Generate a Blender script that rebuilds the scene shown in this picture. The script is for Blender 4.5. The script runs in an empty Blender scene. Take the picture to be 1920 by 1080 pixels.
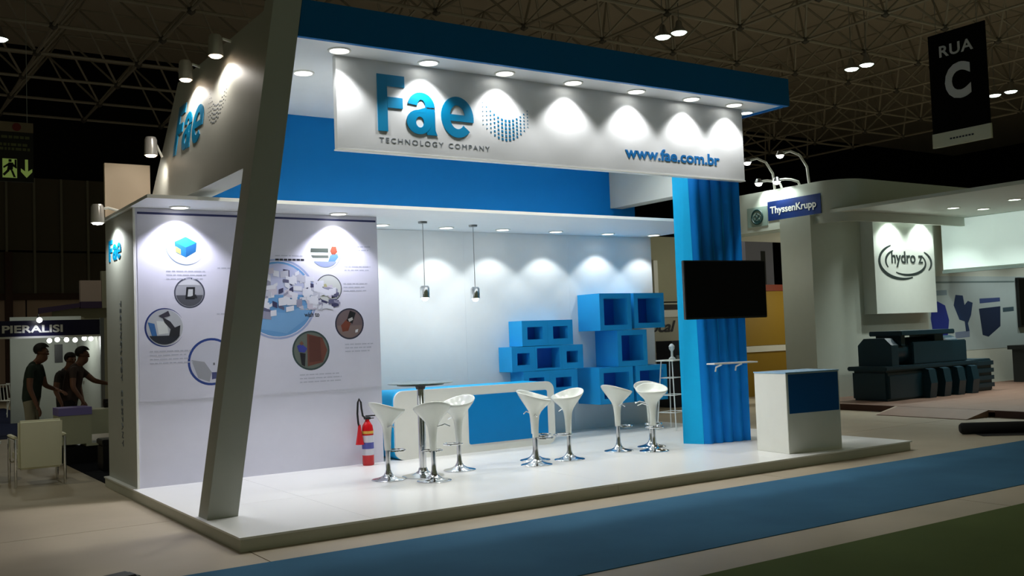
import bpy, bmesh, math, random
from mathutils import Vector, Matrix, Euler
random.seed(7)
PI = math.pi
S = bpy.context.scene
COL = S.collection
# ------------------------------------------------------------------ camera, world, exposure
cam_d = bpy.data.cameras.new('camera'); cam = bpy.data.objects.new('camera', cam_d); COL.objects.link(cam)
cam_d.sensor_width = 36.0; cam_d.lens = 36.0 * 1870.95 / 1920.0; cam_d.clip_end = 300
yaw, pitch, roll = 0.588121, 0.0478644, -0.0363321
fw = Vector((math.sin(yaw) * math.cos(pitch), math.cos(yaw) * math.cos(pitch), math.sin(pitch)))
rt = Vector((math.cos(yaw), -math.sin(yaw), 0)); up = rt.cross(fw)
rr = math.cos(roll) * rt + math.sin(roll) * up; uu = -math.sin(roll) * rt + math.cos(roll) * up
M = Matrix((rr, uu, -fw)).transposed().to_4x4(); M.translation = (-2.683, -8.177, 1.70)
cam.matrix_world = M; S.camera = cam
S.view_settings.view_transform = 'Standard'; S.view_settings.look = 'None'
S.view_settings.gamma = 1.0; S.view_settings.exposure = 0.0; S.view_settings.use_curve_mapping = False
W = bpy.data.worlds.new('world'); S.world = W; W.use_nodes = True
W.node_tree.nodes['Background'].inputs[0].default_value = (0.90, 1.0, 0.62, 1)
W.node_tree.nodes['Background'].inputs[1].default_value = 0.08
P_UP, P_LOW, P_FILL = 62.0, 34.0, 94.0        # soffit spots over the banner, low soffit spots, inner soffit spots
P_BAY = 480.0                                   # high bay lamps of the hall

# ------------------------------------------------------------------ materials
MATS = {}
def lin(c):
    return tuple(((v / 255) / 12.92 if v / 255 <= 0.04045 else ((v / 255 + 0.055) / 1.055) ** 2.4) for v in c) + (1,)
def mat(name, rgb, rough=0.5, metal=0.0, emit=None, estr=0.0, var=0.06, scale=6.0, bump=0.0, rgb2=None, spec=0.5):
    if name in MATS: return MATS[name]
    m = bpy.data.materials.new(name); m.use_nodes = True; nt = m.node_tree; b = nt.nodes['Principled BSDF']
    tc = nt.nodes.new('ShaderNodeTexCoord'); nz = nt.nodes.new('ShaderNodeTexNoise'); nz.inputs['Scale'].default_value = scale
    nz.inputs['Detail'].default_value = 5
    nt.links.new(tc.outputs['Object'], nz.inputs['Vector'])
    mx = nt.nodes.new('ShaderNodeMix'); mx.data_type = 'RGBA'
    c = lin(rgb); c2 = lin(rgb2) if rgb2 else tuple(max(0, v * (1 - var)) for v in c[:3]) + (1,)
    mx.inputs[6].default_value = c; mx.inputs[7].default_value = c2
    nt.links.new(nz.outputs['Fac'], mx.inputs[0]); nt.links.new(mx.outputs[2], b.inputs['Base Color'])
    b.inputs['Roughness'].default_value = rough; b.inputs['Metallic'].default_value = metal
    b.inputs['Specular IOR Level'].default_value = spec
    if emit:
        b.inputs['Emission Color'].default_value = lin(emit); b.inputs['Emission Strength'].default_value = estr
    if bump:
        bp = nt.nodes.new('ShaderNodeBump'); bp.inputs['Strength'].default_value = bump; bp.inputs['Distance'].default_value = 0.01
        nt.links.new(nz.outputs['Fac'], bp.inputs['Height']); nt.links.new(bp.outputs['Normal'], b.inputs['Normal'])
    MATS[name] = m
    return m
WHITE = mat('white_paint', (236, 239, 240), 0.45, spec=.3)
WARMWHITE = mat('white_laminate', (238, 238, 230), 0.35, spec=.35)
OFFWHITE = mat('grey_white_panel', (188, 190, 182), 0.5)
SKIRT = mat('platform_skirt_white', (205, 205, 192), 0.5)
DECK = mat('white_deck', (240, 240, 236), 0.28, scale=1.3, var=0.05)
BLUE = mat('stand_blue', (10, 112, 180), 0.55, spec=.12)
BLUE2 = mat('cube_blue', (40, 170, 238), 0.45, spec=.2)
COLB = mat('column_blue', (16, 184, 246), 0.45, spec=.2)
CORR = mat('corrugated_blue', (14, 138, 232), 0.5, spec=.15)
NAVY = mat('deep_blue_panel', (4, 84, 146), 0.4, spec=.2)
POSTER = mat('poster_paper', (222, 222, 236), 0.5, spec=.3)
TEAL = mat('teal_vinyl', (0, 134, 184), 0.35, var=0.25, scale=1.5)
URLB = mat('blue_vinyl', (20, 110, 178), 0.4)
GREYT = mat('grey_vinyl', (120, 128, 138), 0.5)
LGREYT = mat('pale_grey_print', (188, 190, 206), 0.5)
DARKT = mat('dark_print', (40, 42, 52), 0.5)
CHROME = mat('chrome', (225, 226, 228), 0.12, 1.0)
STEEL = mat('brushed_steel', (160, 162, 162), 0.35, 1.0)
ABS = mat('glossy_white_plastic', (228, 232, 224), 0.22)
BLACK = mat('black_plastic', (14, 14, 15), 0.4)
SCREEN = mat('screen_black_glass', (4, 4, 6), 0.06, spec=.12)
GLASS_T = mat('tinted_glass', (190, 215, 208), 0.03)
GLASS_T.node_tree.nodes['Principled BSDF'].inputs['Transmission Weight'].default_value = 0.9
RED = mat('red_enamel', (200, 16, 26), 0.25)
LED = mat('lamp_lens', (255, 255, 250), 0.5, emit=(255, 255, 248), estr=6.0)
LEDW = mat('warm_lamp_lens', (255, 240, 220), 0.5, emit=(255, 226, 196), estr=9.0)
LEDG = mat('cool_lamp_lens', (240, 255, 245), 0.5, emit=(232, 255, 236), estr=7.0)
CONC = mat('concrete_floor', (184, 170, 146), 0.55, scale=0.9, rgb2=(150, 138, 116), bump=0.05)
CARPB = mat('blue_carpet', (66, 112, 140), 0.95, scale=1.2, rgb2=(50, 90, 118), bump=0.3, spec=0.1)
CARPG = mat('olive_carpet', (92, 106, 62), 0.95, scale=1.2, rgb2=(78, 90, 50), bump=0.3, spec=0.1)
CARPD = mat('dark_carpet', (16, 18, 24), 0.95, spec=0.1)
CARPN = mat('navy_carpet', (24, 30, 52), 0.95, spec=0.1)
TUBE = mat('truss_grey_paint', (150, 142, 128), 0.5)
ROOF = mat('dark_roof_sheet', (190, 180, 165), 0.9)
DARKW = mat('dark_far_wall', (22, 22, 24), 0.9, spec=0.1)

# ------------------------------------------------------------------ mesh helpers
def box(bm, x0, x1, y0, y1, z0, z1, bev=0.0):
    vs = [bm.verts.new((x, y, z)) for z in (z0, z1) for y in (y0, y1) for x in (x0, x1)]
    fs = [(0, 2, 3, 1), (4, 5, 7, 6), (0, 1, 5, 4), (2, 6, 7, 3), (0, 4, 6, 2), (1, 3, 7, 5)]
    fa = [bm.faces.new([vs[i] for i in f]) for f in fs]
    if bev:
        es = list({e for f in fa for e in f.edges})
        bmesh.ops.bevel(bm, geom=es, offset=bev, segments=2, affect='EDGES')
def bx(*a, **k):
    bm = bmesh.new(); box(bm, *a, **k); return bm
def hexa(bm, P):   # 8 points: bottom 4 ccw, top 4 ccw
    v = [bm.verts.new(p) for p in P]
    for f in ((3, 2, 1, 0), (4, 5, 6, 7), (0, 1, 5, 4), (1, 2, 6, 5), (2, 3, 7, 6), (3, 0, 4, 7)): bm.faces.new([v[i] for i in f])
def prism(bm, pts, axis, a, b):
    """polygon pts (2D) extruded along axis from a to b; axis y: pts=(x,z), axis x: pts=(y,z), axis z: pts=(x,y)"""
    def mk(p, t): return {'y': (p[0], t, p[1]), 'x': (t, p[0], p[1]), 'z': (p[0], p[1], t)}[axis]
    A = [bm.verts.new(mk(p, a)) for p in pts]; B = [bm.verts.new(mk(p, b)) for p in pts]
    bm.faces.new(A); bm.faces.new(B[::-1]); n = len(pts)
    for i in range(n): bm.faces.new((A[i], B[i], B[(i + 1) % n], A[(i + 1) % n]))
def tube(bm, pts, r, n=8, closed=False, caps=True):
    pts = [Vector(p) for p in pts]; rings = []; m = len(pts)
    u = None
    for i, p in enumerate(pts):
        a = pts[i - 1] if (i > 0 or closed) else p; b = pts[(i + 1) % m] if (i < m - 1 or closed) else p
        t = (b - a).normalized()
        if u is None:
            u = t.orthogonal().normalized()
        u = (u - t * u.dot(t)).normalized(); w = t.cross(u)
        rad = r[i] if isinstance(r, (list, tuple)) else r
        rings.append([bm.verts.new(p + rad * (math.cos(2 * PI * k / n) * u + math.sin(2 * PI * k / n) * w)) for k in range(n)])
    for i in range(m if closed else m - 1):
        A, B = rings[i], rings[(i + 1) % m]
        for k in range(n): bm.faces.new((A[k], A[(k + 1) % n], B[(k + 1) % n], B[k]))
    if caps and not closed:
        bm.faces.new(rings[0][::-1]); bm.faces.new(rings[-1])
def lathe(bm, prof, n=24, c=(0, 0, 0)):
    rings = []
    for r, z in prof:
        if r < 1e-6: rings.append([bm.verts.new((c[0], c[1], c[2] + z))])
        else: rings.append([bm.verts.new((c[0] + r * math.cos(2 * PI * k / n), c[1] + r * math.sin(2 * PI * k / n), c[2] + z)) for k in range(n)])
    for A, B in zip(rings, rings[1:]):
        for k in range(n):
            k2 = (k + 1) % n
            if len(A) == 1 and len(B) == 1: continue
            if len(A) == 1: bm.faces.new((A[0], B[k2], B[k]))
            elif len(B) == 1: bm.faces.new((A[k], A[k2], B[0]))
            else: bm.faces.new((A[k], A[k2], B[k2], B[k]))
def finish(bm, smooth=False):
    bmesh.ops.recalc_face_normals(bm, faces=bm.faces[:])
    if smooth:
        for f in bm.faces: f.smooth = True
        for e in bm.edges:
            if len(e.link_faces) == 2 and e.calc_face_angle(0) > 0.7: e.smooth = False
def obj(name, bm, m, parent=None, loc=(0, 0, 0), rot=(0, 0, 0), smooth=False, mats=None):
    finish(bm, smooth)
    me = bpy.data.meshes.new(name); bm.to_mesh(me); bm.free()
    for mm in (mats or [m]): me.materials.append(mm)
    o = bpy.data.objects.new(name, me); COL.objects.link(o); o.location = loc; o.rotation_euler = rot
    if parent: o.parent = parent
    return o
def tag(o, label, cat, group=None):
    o['label'] = label; o['category'] = cat
    if group: o['group'] = group
    return o
def thing(name, label, cat, loc=(0, 0, 0), rotz=0, group=None):
    o = bpy.data.objects.new(name, None); COL.objects.link(o); o.location = loc; o.rotation_euler = (0, 0, rotz)
    o.empty_display_size = 0.1
    return tag(o, label, cat, group)
def struct(name, bm, m, parent=None, **k):
    o = obj(name, bm, m, parent, **k)
    if not parent: o['kind'] = 'structure'
    return o
def dup(root, loc, rotz, label=None, group=None):
    r = root.copy(); COL.objects.link(r); r.location = loc; r.rotation_euler = (0, 0, rotz)
    if label: r['label'] = label
    if group: r['group'] = group
    for ch in list(root.children):
        c = ch.copy(); COL.objects.link(c); c.parent = r
        for g in ch.children:
            d = g.copy(); COL.objects.link(d); d.parent = c
    return r
def text_bm(s, w=None, h=None, bold=0.0, ext=0.006, shear=0.0, spacing=1.0):
    """flat lettering as a mesh: x right, y up, z towards the reader; scaled to width w and / or height h"""
    cu = bpy.data.curves.new('t', 'FONT'); cu.body = s; cu.offset = bold; cu.resolution_u = 4; cu.shear = shear; cu.space_character = spacing
    o = bpy.data.objects.new('t', cu); COL.objects.link(o)
    dg = bpy.context.evaluated_depsgraph_get(); me = bpy.data.meshes.new_from_object(o.evaluated_get(dg))
    bpy.data.objects.remove(o); bpy.data.curves.remove(cu)
    bm = bmesh.new(); bm.from_mesh(me); bpy.data.meshes.remove(me)
    xs = [v.co.x for v in bm.verts]; ys = [v.co.y for v in bm.verts]
    x0, x1, y0, y1 = min(xs), max(xs), min(ys), max(ys)
    sx = w / (x1 - x0) if w else None; sy = h / (y1 - y0) if h else None
    sx = sx or sy; sy = sy or sx
    for v in bm.verts: v.co = Vector(((v.co.x - x0) * sx, (v.co.y - y0) * sy, 0))
    bmesh.ops.remove_doubles(bm, verts=bm.verts[:], dist=1e-5)
    for f in bm.faces: f.smooth = False
    r = bmesh.ops.extrude_face_region(bm, geom=bm.faces[:])
    for v in r['geom']:
        if isinstance(v, bmesh.types.BMVert): v.co.z += ext
    return bm
def letter_bm(ch, w, h, ext=.008):
    """bold round grotesque F, a, e drawn in a unit square"""
    bm = bmesh.new()
    def close(fs):   # raise each stroke to its own height so no two faces share a plane
        cnt[0] += 1
        r = bmesh.ops.extrude_face_region(bm, geom=fs)
        for v in r['geom']:
            if isinstance(v, bmesh.types.BMVert): v.co.z += ext + .0007 * cnt[0]
    cnt = [0]
    def poly(P): close([bm.faces.new([bm.verts.new((x * w, y * h, 0)) for x, y in P])])
    def band(cx, cy, ox, oy, ix, iy, a0, a1, n=30, ic=None):
        jx, jy = ic or (cx, cy); L = []
        for k in range(n + 1):
            a = math.radians(a0 + (a1 - a0) * k / n)
            L.append((bm.verts.new(((cx + ox * math.cos(a)) * w, (cy + oy * math.sin(a)) * h, 0)), bm.verts.new(((jx + ix * math.cos(a)) * w, (jy + iy * math.sin(a)) * h, 0))))
        close([bm.faces.new((A[0], B[0], B[1], A[1])) for A, B in zip(L, L[1:])])
    if ch == 'F':
        poly([(0, 0), (.36, 0), (.36, 1), (0, 1)]); poly([(.36, .80), (1, .80), (1, 1), (.36, 1)]); poly([(.36, .42), (.92, .42), (.92, .61), (.36, .61)])
    elif ch == 'e':
        band(.5, .5, .5, .5, .235, .29, 0, 318); poly([(.26, .40), (1, .40), (1, .52), (.99, .56), (.26, .56)])
    else:
        poly([(.62, .10), (.66, 0), (1, 0), (.94, .12), (.93, .25), (.93, .62), (.62, .62)])
        band(.49, .66, .44, .34, .135, .165, 0, 172)
        band(.40, .29, .40, .29, .13, .13, 0, 360, ic=(.43, .29))
        poly([(.30, .50), (.62, .52), (.66, .66), (.36, .575)])
    return bm
def place(bm, mtx):
    bmesh.ops.transform(bm, matrix=mtx, verts=bm.verts[:]); return bm
def frame(o, x, y, z=None):
    x = Vector(x).normalized(); y = Vector(y).normalized(); z = x.cross(y)
    m = Matrix((x, y, z)).transposed().to_4x4(); m.translation = o; return m
def FR(o): return frame(o, (1, 0, 0), (0, 0, 1))        # reads from -Y
def SD(o): return frame(o, (0, -1, 0), (0, 0, 1))       # reads from -X
def spot(parent, loc, power, cone=90, blend=0.35, color=(1, 1, 1), aim=(0, 0, -1), rad=0.05):
    l = bpy.data.lights.new('lamp_light', 'SPOT'); l.energy = power; l.spot_size = math.radians(cone); l.spot_blend = blend
    l.color = color; l.shadow_soft_size = rad
    o = bpy.data.objects.new('lamp_light', l); COL.objects.link(o); o.location = loc
    o.rotation_euler = Vector(aim).to_track_quat('-Z', 'Y').to_euler()
    if parent: o.parent = parent
    return o
def pointl(parent, loc, power, color=(1, 1, 1), rad=0.15):
    l = bpy.data.lights.new('lamp_light', 'POINT'); l.energy = power; l.color = color; l.shadow_soft_size = rad
    o = bpy.data.objects.new('lamp_light', l); COL.objects.link(o); o.location = loc
    if parent: o.parent = parent
    return o
ORD = ['first', 'second', 'third', 'fourth', 'fifth', 'sixth', 'seventh', 'eighth', 'ninth', 'tenth']

# ------------------------------------------------------------------ hall: floor, roof, far walls
ZT, ZC, ZS = 0.1235, 3.328, 4.76
o = struct('floor', bx(-40, 62, -14, 62, -0.06, -0.012), mat('dark_joint', (40, 36, 30), 0.9)); floor = o
slab_me = None
XS = [0.07 + 6 * i for i in range(-4, 8)]; YS = [-10 + 6 * j for j in range(0, 9)]
for x in XS:
    for y in YS:
        if slab_me is None:
            p = obj('concrete_slab', bx(0.005, 5.995, 0.005, 5.995, -0.012, 0), CONC, floor); slab_me = p.data
        else:
            p = bpy.data.objects.new('concrete_slab', slab_me); COL.objects.link(p); p.parent = floor
        p.location = (x, y, 0)
# slab noise should not repeat: use world position
nt = CONC.node_tree; g = nt.nodes.new('ShaderNodeNewGeometry'); nz = [n for n in nt.nodes if n.type == 'TEX_NOISE'][0]
nt.links.new(g.outputs['Position'], nz.inputs['Vector'])
tag(obj('aisle_carpet', bx(-24, 13.6, -2.5, -0.52, 0.0, 0.006), CARPB), 'long blue carpet strip along the aisle in front of the platform', 'carpet')
tag(obj('aisle_carpet', bx(-24, 40, -7.4, -3.07, 0.0, 0.006), CARPG), 'dark olive green carpet in the near corner across the aisle', 'carpet')
tag(obj('booth_carpet', bx(0.05, 5.5, 5.32, 11.5, 0.0, 0.006), CARPD), 'black carpet on the floor behind the storage cabin', 'carpet')
tag(obj('booth_carpet', bx(-9, 1.4, 14.2, 27, 0.0, 0.006), CARPN), 'dark navy carpet far behind the white armchair', 'carpet')
struct('ceiling', bx(-40, 62, -9, 62, 13.2, 13.3), ROOF)
struct('wall_right', bx(62, 62.3, -14, 62, 0, 13.2), DARKW)
# far wall: dark sheet panels with ribs over a pale lower wall
wb = struct('wall_back', bx(-40, 62, 32.35, 32.6, 0, 13.2), DARKW)
PANELM = mat('dark_wall_sheet', (84, 76, 62), 0.8); RIBM = mat('wall_rib', (124, 120, 106), 0.7)
BEAMM = mat('brown_steel', (62, 36, 24), 0.7); LOWM = mat('pale_lower_wall', (176, 150, 132), 0.8)
me1 = me2 = None
for k in range(-14, 3):
    x = 3.09 + 0.93 * k
    for (z0, z1) in ((3.9, 5.42), (5.5, 8.2)):
        obj('wall_sheet', bx(x + 0.04, x + 0.89, 32.25, 32.35, z0, z1), PANELM, wb)
    obj('wall_rib', bx(x - 0.04, x + 0.04, 32.2, 32.35, 3.9, 8.2), RIBM, wb)
obj('wall_beam', bx(-12, 6.2, 32.1, 32.35, 3.66, 3.9), BEAMM, wb)
obj('wall_column', bx(2.06, 2.30, 31.9, 32.35, 0, 5.4), BEAMM, wb)
for k in range(4): obj('lower_panel', bx(-8 + 3.6 * k, -4.45 + 3.6 * k, 32.2, 32.35, 0.5, 3.66), LOWM, wb)

# unseen lights added beyond the frame to brighten floors and far wall
for (x, y, p) in ((-5.5, 7, 380), (-6, 24, 1500), (-3.5, -5, 60), (8, -9, 300), (18, -4, 260), (27, 1, 1100)):
    spot(None, (x, y, 9.6), p, 96, .6, (1, .96, .80), rad=.25)
# roof space frame: two layers of nodes, webs between them
def space_frame():
    t = thing('space_frame', 'grey steel tube space frame under the dark hall roof', 'roof truss', (15.59, 14.03, 10.18))
    Mo, Hh = 2.76, 1.85; tubes = []
    I0, I1, J0, J1 = -13, 8, -4, 6
    for i in range(I0, I1 + 1):
        for j in range(J0, J1 + 1):
            a = Vector((i * Mo, j * Mo, 0)); c = Vector(((i + .5) * Mo, (j + .5) * Mo, Hh))
            if i < I1: tubes.append((a, a + Vector((Mo, 0, 0)), .045))
            if j < J1: tubes.append((a, a + Vector((0, Mo, 0)), .045))
            if i < I1 and j < J1:
                if i < I1 - 1: tubes.append((c, c + Vector((Mo, 0, 0)), .03))
                if j < J1 - 1: tubes.append((c, c + Vector((0, Mo, 0)), .03))
                for dx in (0, 1):
                    for dy in (0, 1): tubes.append((c, Vector(((i + dx) * Mo, (j + dy) * Mo, 0)), .036))
    O = Vector(t.location); C = M.translation; inv = M.inverted()
    def key(e):
        m = (e[0] + e[1]) / 2 + O; v = inv @ m
        if v.z > -1 or abs(v.x / v.z) > .56 or abs(v.y / v.z) > .32: return 1e6 + (m - C).length
        return (m - C).length
    tubes.sort(key=key)
    unit = None
    for a, b, r in tubes[:300]:
        if unit is None:
            bm = bmesh.new(); tube(bm, [(0, 0, 0), (0, 0, 1)], 1.0, 6, caps=False)
            q = obj('truss_tube', bm, TUBE, t, smooth=True); unit = q.data
        else:
            q = bpy.data.objects.new('truss_tube', unit); COL.objects.link(q); q.parent = t
        d = b - a; q.location = a; q.rotation_mode = 'QUATERNION'; q.rotation_quaternion = d.to_track_quat('Z', 'Y'); q.scale = (r, r, d.length)
    bm = bmesh.new()
    for a, b, r in tubes[300:]: tube(bm, [a, b], r, 5, caps=False)
    q = obj('far_truss_tubes', bm, TUBE, t); q['kind'] = 'stuff'
    bm = bmesh.new()
    for i in range(I0, I1 + 1):
        for j in range(J0, J1 + 1):
            bmesh.ops.create_icosphere(bm, subdivisions=1, radius=.13, matrix=Matrix.Translation((i * Mo, j * Mo, 0)))
    q = obj('truss_nodes', bm, mat('truss_node_dark', (70, 66, 60), .6), t); q['kind'] = 'stuff'
space_frame()

# ------------------------------------------------------------------ hall lamps
def bay_pair(locs, label, vis=True):
    for k, (x, y, z) in enumerate(locs):
        t = thing('high_bay_lamp', label[k], 'ceiling lamp', (x, y, z), 0, 'high bay lamps in the roof')
        bm = bmesh.new(); lathe(bm, [(0.05, .34), (.08, .30), (.10, .18), (.20, .05), (.235, 0), (.22, 0), (.18, .05), (.0, .06)], 16); obj('reflector', bm, STEEL, t, smooth=True)
        bm = bmesh.new(); lathe(bm, [(0, -.05), (.16, -.03), (.205, .01), (0, .012)], 16); obj('lens', bm, LEDG, t, smooth=True)
        bm = bmesh.new(); tube(bm, [(0, 0, .33), (0, 0, 13.195 - z)], .015, 6); obj('hanger', bm, STEEL, t)
        spot(t, (0, 0, -.1), P_BAY, 150, .6, (1, 1, .86), rad=.2)
bay_pair([(15.67, 11.56, 9.6), (15.8, 11.07, 9.6)], ['left lamp of the lit pair just above the navy canopy edge', 'right lamp of the lit pair just above the navy canopy edge'])
bay_pair([(23.37, 11.39, 9.6), (23.37, 10.84, 9.6)], ['left lamp of the lit pair in the dark roof right of the canopy', 'right lamp of the lit pair in the dark roof right of the canopy'])
bay_pair([(31.27, 11.4, 9.6), (31.27, 10.8, 9.6)], ['left of two tiny far lamps beside the hanging street sign', 'right of two tiny far lamps beside the hanging street sign'])
bay_pair([(0.5, 19.4, 9.6)], ['single dim roof lamp at the far left edge'])

# ------------------------------------------------------------------ the stand: platform
t = thing('stand_platform', 'low white exhibition platform with a grey skirt', 'platform', (0, 0, 0))
xs = [0.0, 1.2, 4.02, 6.6, 9.02]
ys = [0.0, 1.7, 3.45, 5.22]
for i in range(4):
    for j in range(3):
        obj('deck_board', bx(xs[i] + (.0015 if i else -.012), xs[i + 1] - (.0015 if i < 3 else -.012), ys[j] + (.0015 if j else -.012), ys[j + 1] - .0015, .106, ZT), DECK, t)
for i in (0, 1, 3):
    a, b = ((0, 4.02), (4.023, 9.02), None, (0, 0))[i] or (0, 0)
    if b: obj('skirt_panel', bx(a, b, .012, .03, 0, .104), SKIRT, t)
obj('skirt_panel', bx(0, .018, .03, 5.21, 0, .104), SKIRT, t)
obj('skirt_panel', bx(9.002, 9.02, .03, 5.21, 0, .104), SKIRT, t)

# storage cabin with the information poster
t = thing('storage_cabin', 'white storage cabin at the back corner of the platform', 'cabin')
obj('front_wall', bx(.05, 3.12, 3.68, 3.74, ZT, 3.325), mat('lavender_white_paint', (222, 222, 236), .45, spec=.3), t)
obj('end_wall', bx(.05, .11, 3.742, 5.2, ZT, 3.325), OFFWHITE, t)
obj('return_wall', bx(3.06, 3.12, 3.742, 4.93, ZT, 3.325), WHITE, t)
obj('corner_trim', bx(.035, .06, 3.665, 3.679, ZT, 3.323), WARMWHITE, t)
for k, (s, y1) in enumerate((('F', 4.99), ('a', 4.76), ('e', 4.535))):
    hh = .265 if s == 'F' else .20
    obj('letter', place(letter_bm(s, .21, hh), SD((.049, y1, 2.80))), TEAL, t)
for s, z, w in (('TECHNOLOGY', 2.29, .96), ('COMPANY', 1.22, .67)):
    obj('small_lettering', place(text_bm(s, w=w, h=.075, bold=.01, spacing=1.25), frame((.049, 4.45, z), (0, 0, -1), (0, -1, 0))), GREYT, t)

# back wall, right of the cabin
t = thing('stand_back_wall', 'tall white back wall behind the reception desk and cubes', 'wall panel')
for a, b in ((3.13, 5.2), (5.2, 7.2), (7.2, 9.02)): obj('wall_board', bx(a + .0008, b - .0008, 4.95, 5.0, ZT, 3.325), WHITE, t)
# low canopy over the back half
t = thing('low_canopy', 'white flat canopy slab above the back wall and cabin', 'canopy')
obj('soffit_board', bx(.0, 4.4, 2.86, 5.22, ZC, ZC + .034), WHITE, t)
obj('soffit_board', bx(4.401, 8.98, 2.86, 5.22, ZC, ZC + .034), WHITE, t)
obj('front_edge', bx(.0, 8.98, 2.845, 2.86, ZC - .004, ZC + .036), WARMWHITE, t)
# blue upper wall
t = thing('upper_blue_wall', 'plain blue wall rising from the low canopy to the high ceiling', 'wall panel')
bm = bmesh.new(); prism(bm, [(.828, ZC + .036), (8.21, ZC + .036), (8.21, ZS), (1.035, ZS)], 'y', 4.4, 4.46); obj('wall_board', bm, BLUE, t)
# high canopy
t = thing('high_canopy', 'high canopy with navy fascia and white lit soffit', 'canopy')
bm = bmesh.new(); prism(bm, [(1.035, ZS - .02), (8.2, ZS - .02), (8.2, 5.12), (1.092, 5.12)], 'y', 1.045, 1.10); obj('fascia', bm, BLUE, t)
obj('end_fascia', bx(8.145, 8.2, 1.10, 4.46, ZS - .02, 5.12), BLUE, t)
for a, b in ((1.052, 4.6), (4.601, 8.145)): obj('soffit_board', bx(a, b, 1.10, 4.46, ZS, ZS + .08), WHITE, t)
# leaning left frame: pillar and side panel in one inclined plane
K = .153; X0 = .034
def lx(z): return X0 + K * (z - ZT)
t = thing('leaning_side_frame', 'grey-white leaning pillar carrying the broad side panel with the teal name', 'portal frame')
def lean(bm, y0a, y1a, z0, y0b, y1b, z1, w):
    hexa(bm, [(lx(z0), y0a, z0), (lx(z0) + w, y0a, z0), (lx(z0) + w, y1a, z0), (lx(z0), y1a, z0),
              (lx(z1), y0b, z1), (lx(z1) + w, y0b, z1), (lx(z1) + w, y1b, z1), (lx(z1), y1b, z1)])
bm = bmesh.new(); lean(bm, 1.04, 1.31, ZT, 1.04, 1.31, 5.13, .287); obj('pillar', bm, OFFWHITE, t)
bm = bmesh.new(); lean(bm, 1.311, 5.05, 3.43, 1.311, 4.42, 5.03, .287); obj('side_panel', bm, OFFWHITE, t)
def LPf(y, z): return frame((lx(z) - .001, y, z), (0, -1, 0), (K, 0, 1))
for s, y1, w, hh in (('F', 4.13, .31, .62), ('a', 3.80, .36, .46), ('e', 3.40, .40, .46)):
    obj('letter', place(letter_bm(s, w, hh), LPf(y1, 4.03)), TEAL, t)
def swoosh(bm, W, H, rows=6, cols=13, lines=False):
    """the curved field of small squares: x right, y up"""
    for r in range(rows):
        for c in range(cols):
            u = c / (cols - 1); x = u * W
            y = H * (.45 - .9 * math.sin(PI * (u * .82 + .06)) * .55 - .11 * r * (1 - .25 * u)) + H * .45
            s = W * (.007 + .016 * math.sin(PI * min(1, u * .86 + .05)) ** 1.5)
            if lines: s *= .5
            z = .0
            v = [bm.verts.new((x + dx * s * (1.0 if not lines else 3.2), y + dy * s, z)) for dx, dy in ((-1, -.9), (1, -1.1), (1, .9), (-1, 1.1))]
            bm.faces.new(v)
    r = bmesh.ops.extrude_face_region(bm, geom=bm.faces[:])
    for v in r['geom']:
        if isinstance(v, bmesh.types.BMVert): v.co.z += .002
bm = bmesh.new(); swoosh(bm, .62, .5, 5, 11, True); obj('logo_dots', place(bm, LPf(2.86, 4.13)), GREYT, t)
# right inner side panel
t = thing('inner_side_panel', 'grey-white hanging panel right of the blue upper wall', 'wall panel')
obj('panel_board', bx(7.69, 7.95, 2.14, 4.398, 3.716, ZS - .001), OFFWHITE, t)
# cream panel standing on the low canopy at the back left
t = thing('roof_screen_panel', 'cream board standing upright on the back left corner of the low canopy', 'wall panel')
obj('panel_board', bx(.04, .60, 5.14, 5.2, ZC + .036, 4.085), mat('cream_board', (205, 186, 160), .6), t)
# banner
t = thing('logo_banner', 'long white banner with the large teal name below the high canopy', 'banner sign')
obj('banner_board', bx(1.655, 7.80, 1.56, 1.64, 3.755, ZS - .001), mat('satin_white_board', (222, 224, 226), .32), t)
obj('bottom_trim', bx(1.65, 7.805, 1.552, 1.65, 3.742, 3.756), WARMWHITE, t)
for s, x, w, hh in (('F', 2.132, .335, .63), ('a', 2.485, .385, .475), ('e', 2.925, .43, .475)):
    obj('letter', place(letter_bm(s, w, hh), FR((x, 1.559, 3.985))), TEAL, t)
for s, x, w in (('TECHNOLOGY', 2.145, .80), ('COMPANY', 3.015, .55)):
    obj('small_lettering', place(text_bm(s, w=w, h=.056, bold=-.004, spacing=1.3, ext=.002), FR((x, 1.559, 3.86))), GREYT, t)
obj('web_address', place(text_bm('www.fae.com.br', w=1.69, h=.155, bold=.026, ext=.004), FR((5.63, 1.559, 3.93))), URLB, t)
bm = bmesh.new(); swoosh(bm, .63, .47, 6, 13); obj('logo_dots', place(bm, FR((3.49, 1.559, 4.05))), mat('teal_dots', (10, 112, 160), .4), t)

# ------------------------------------------------------------------ downlights
def downlight(x, y, z, r, label, group, power, cone=92, color=(.95, 1, 1), lens=LED, blend=.3):
    t = thing('downlight', label, 'downlight', (x, y, z), 0, group)
    bm = bmesh.new(); lathe(bm, [(r * 1.18, 0), (r * 1.16, -.012), (r * .98, -.014), (r * .95, -.004)], 20); obj('rim', bm, WARMWHITE, t, smooth=True)
    bm = bmesh.new(); lathe(bm, [(0, -.006), (r * .95, -.004), (r * .95, -.001)], 20); obj('lens', bm, lens, t)
    if power: spot(t, (0, 0, -.03), power, cone, blend, color)
    return t
UPX = [1.624, 2.69, 3.70, 4.70, 5.71, 6.67, 7.47]
for i, x in enumerate(UPX):
    downlight(x, 1.385, ZS, .105, '%s round downlight from the left in the row above the logo banner' % ORD[i], 'downlights above the logo banner', P_UP, 108, (1, 1, .98), LED, .5)
downlight(8.0, 1.66, ZS, .09, 'round downlight at the far right corner of the high soffit', 'high soffit downlights', P_UP * .5)
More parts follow.
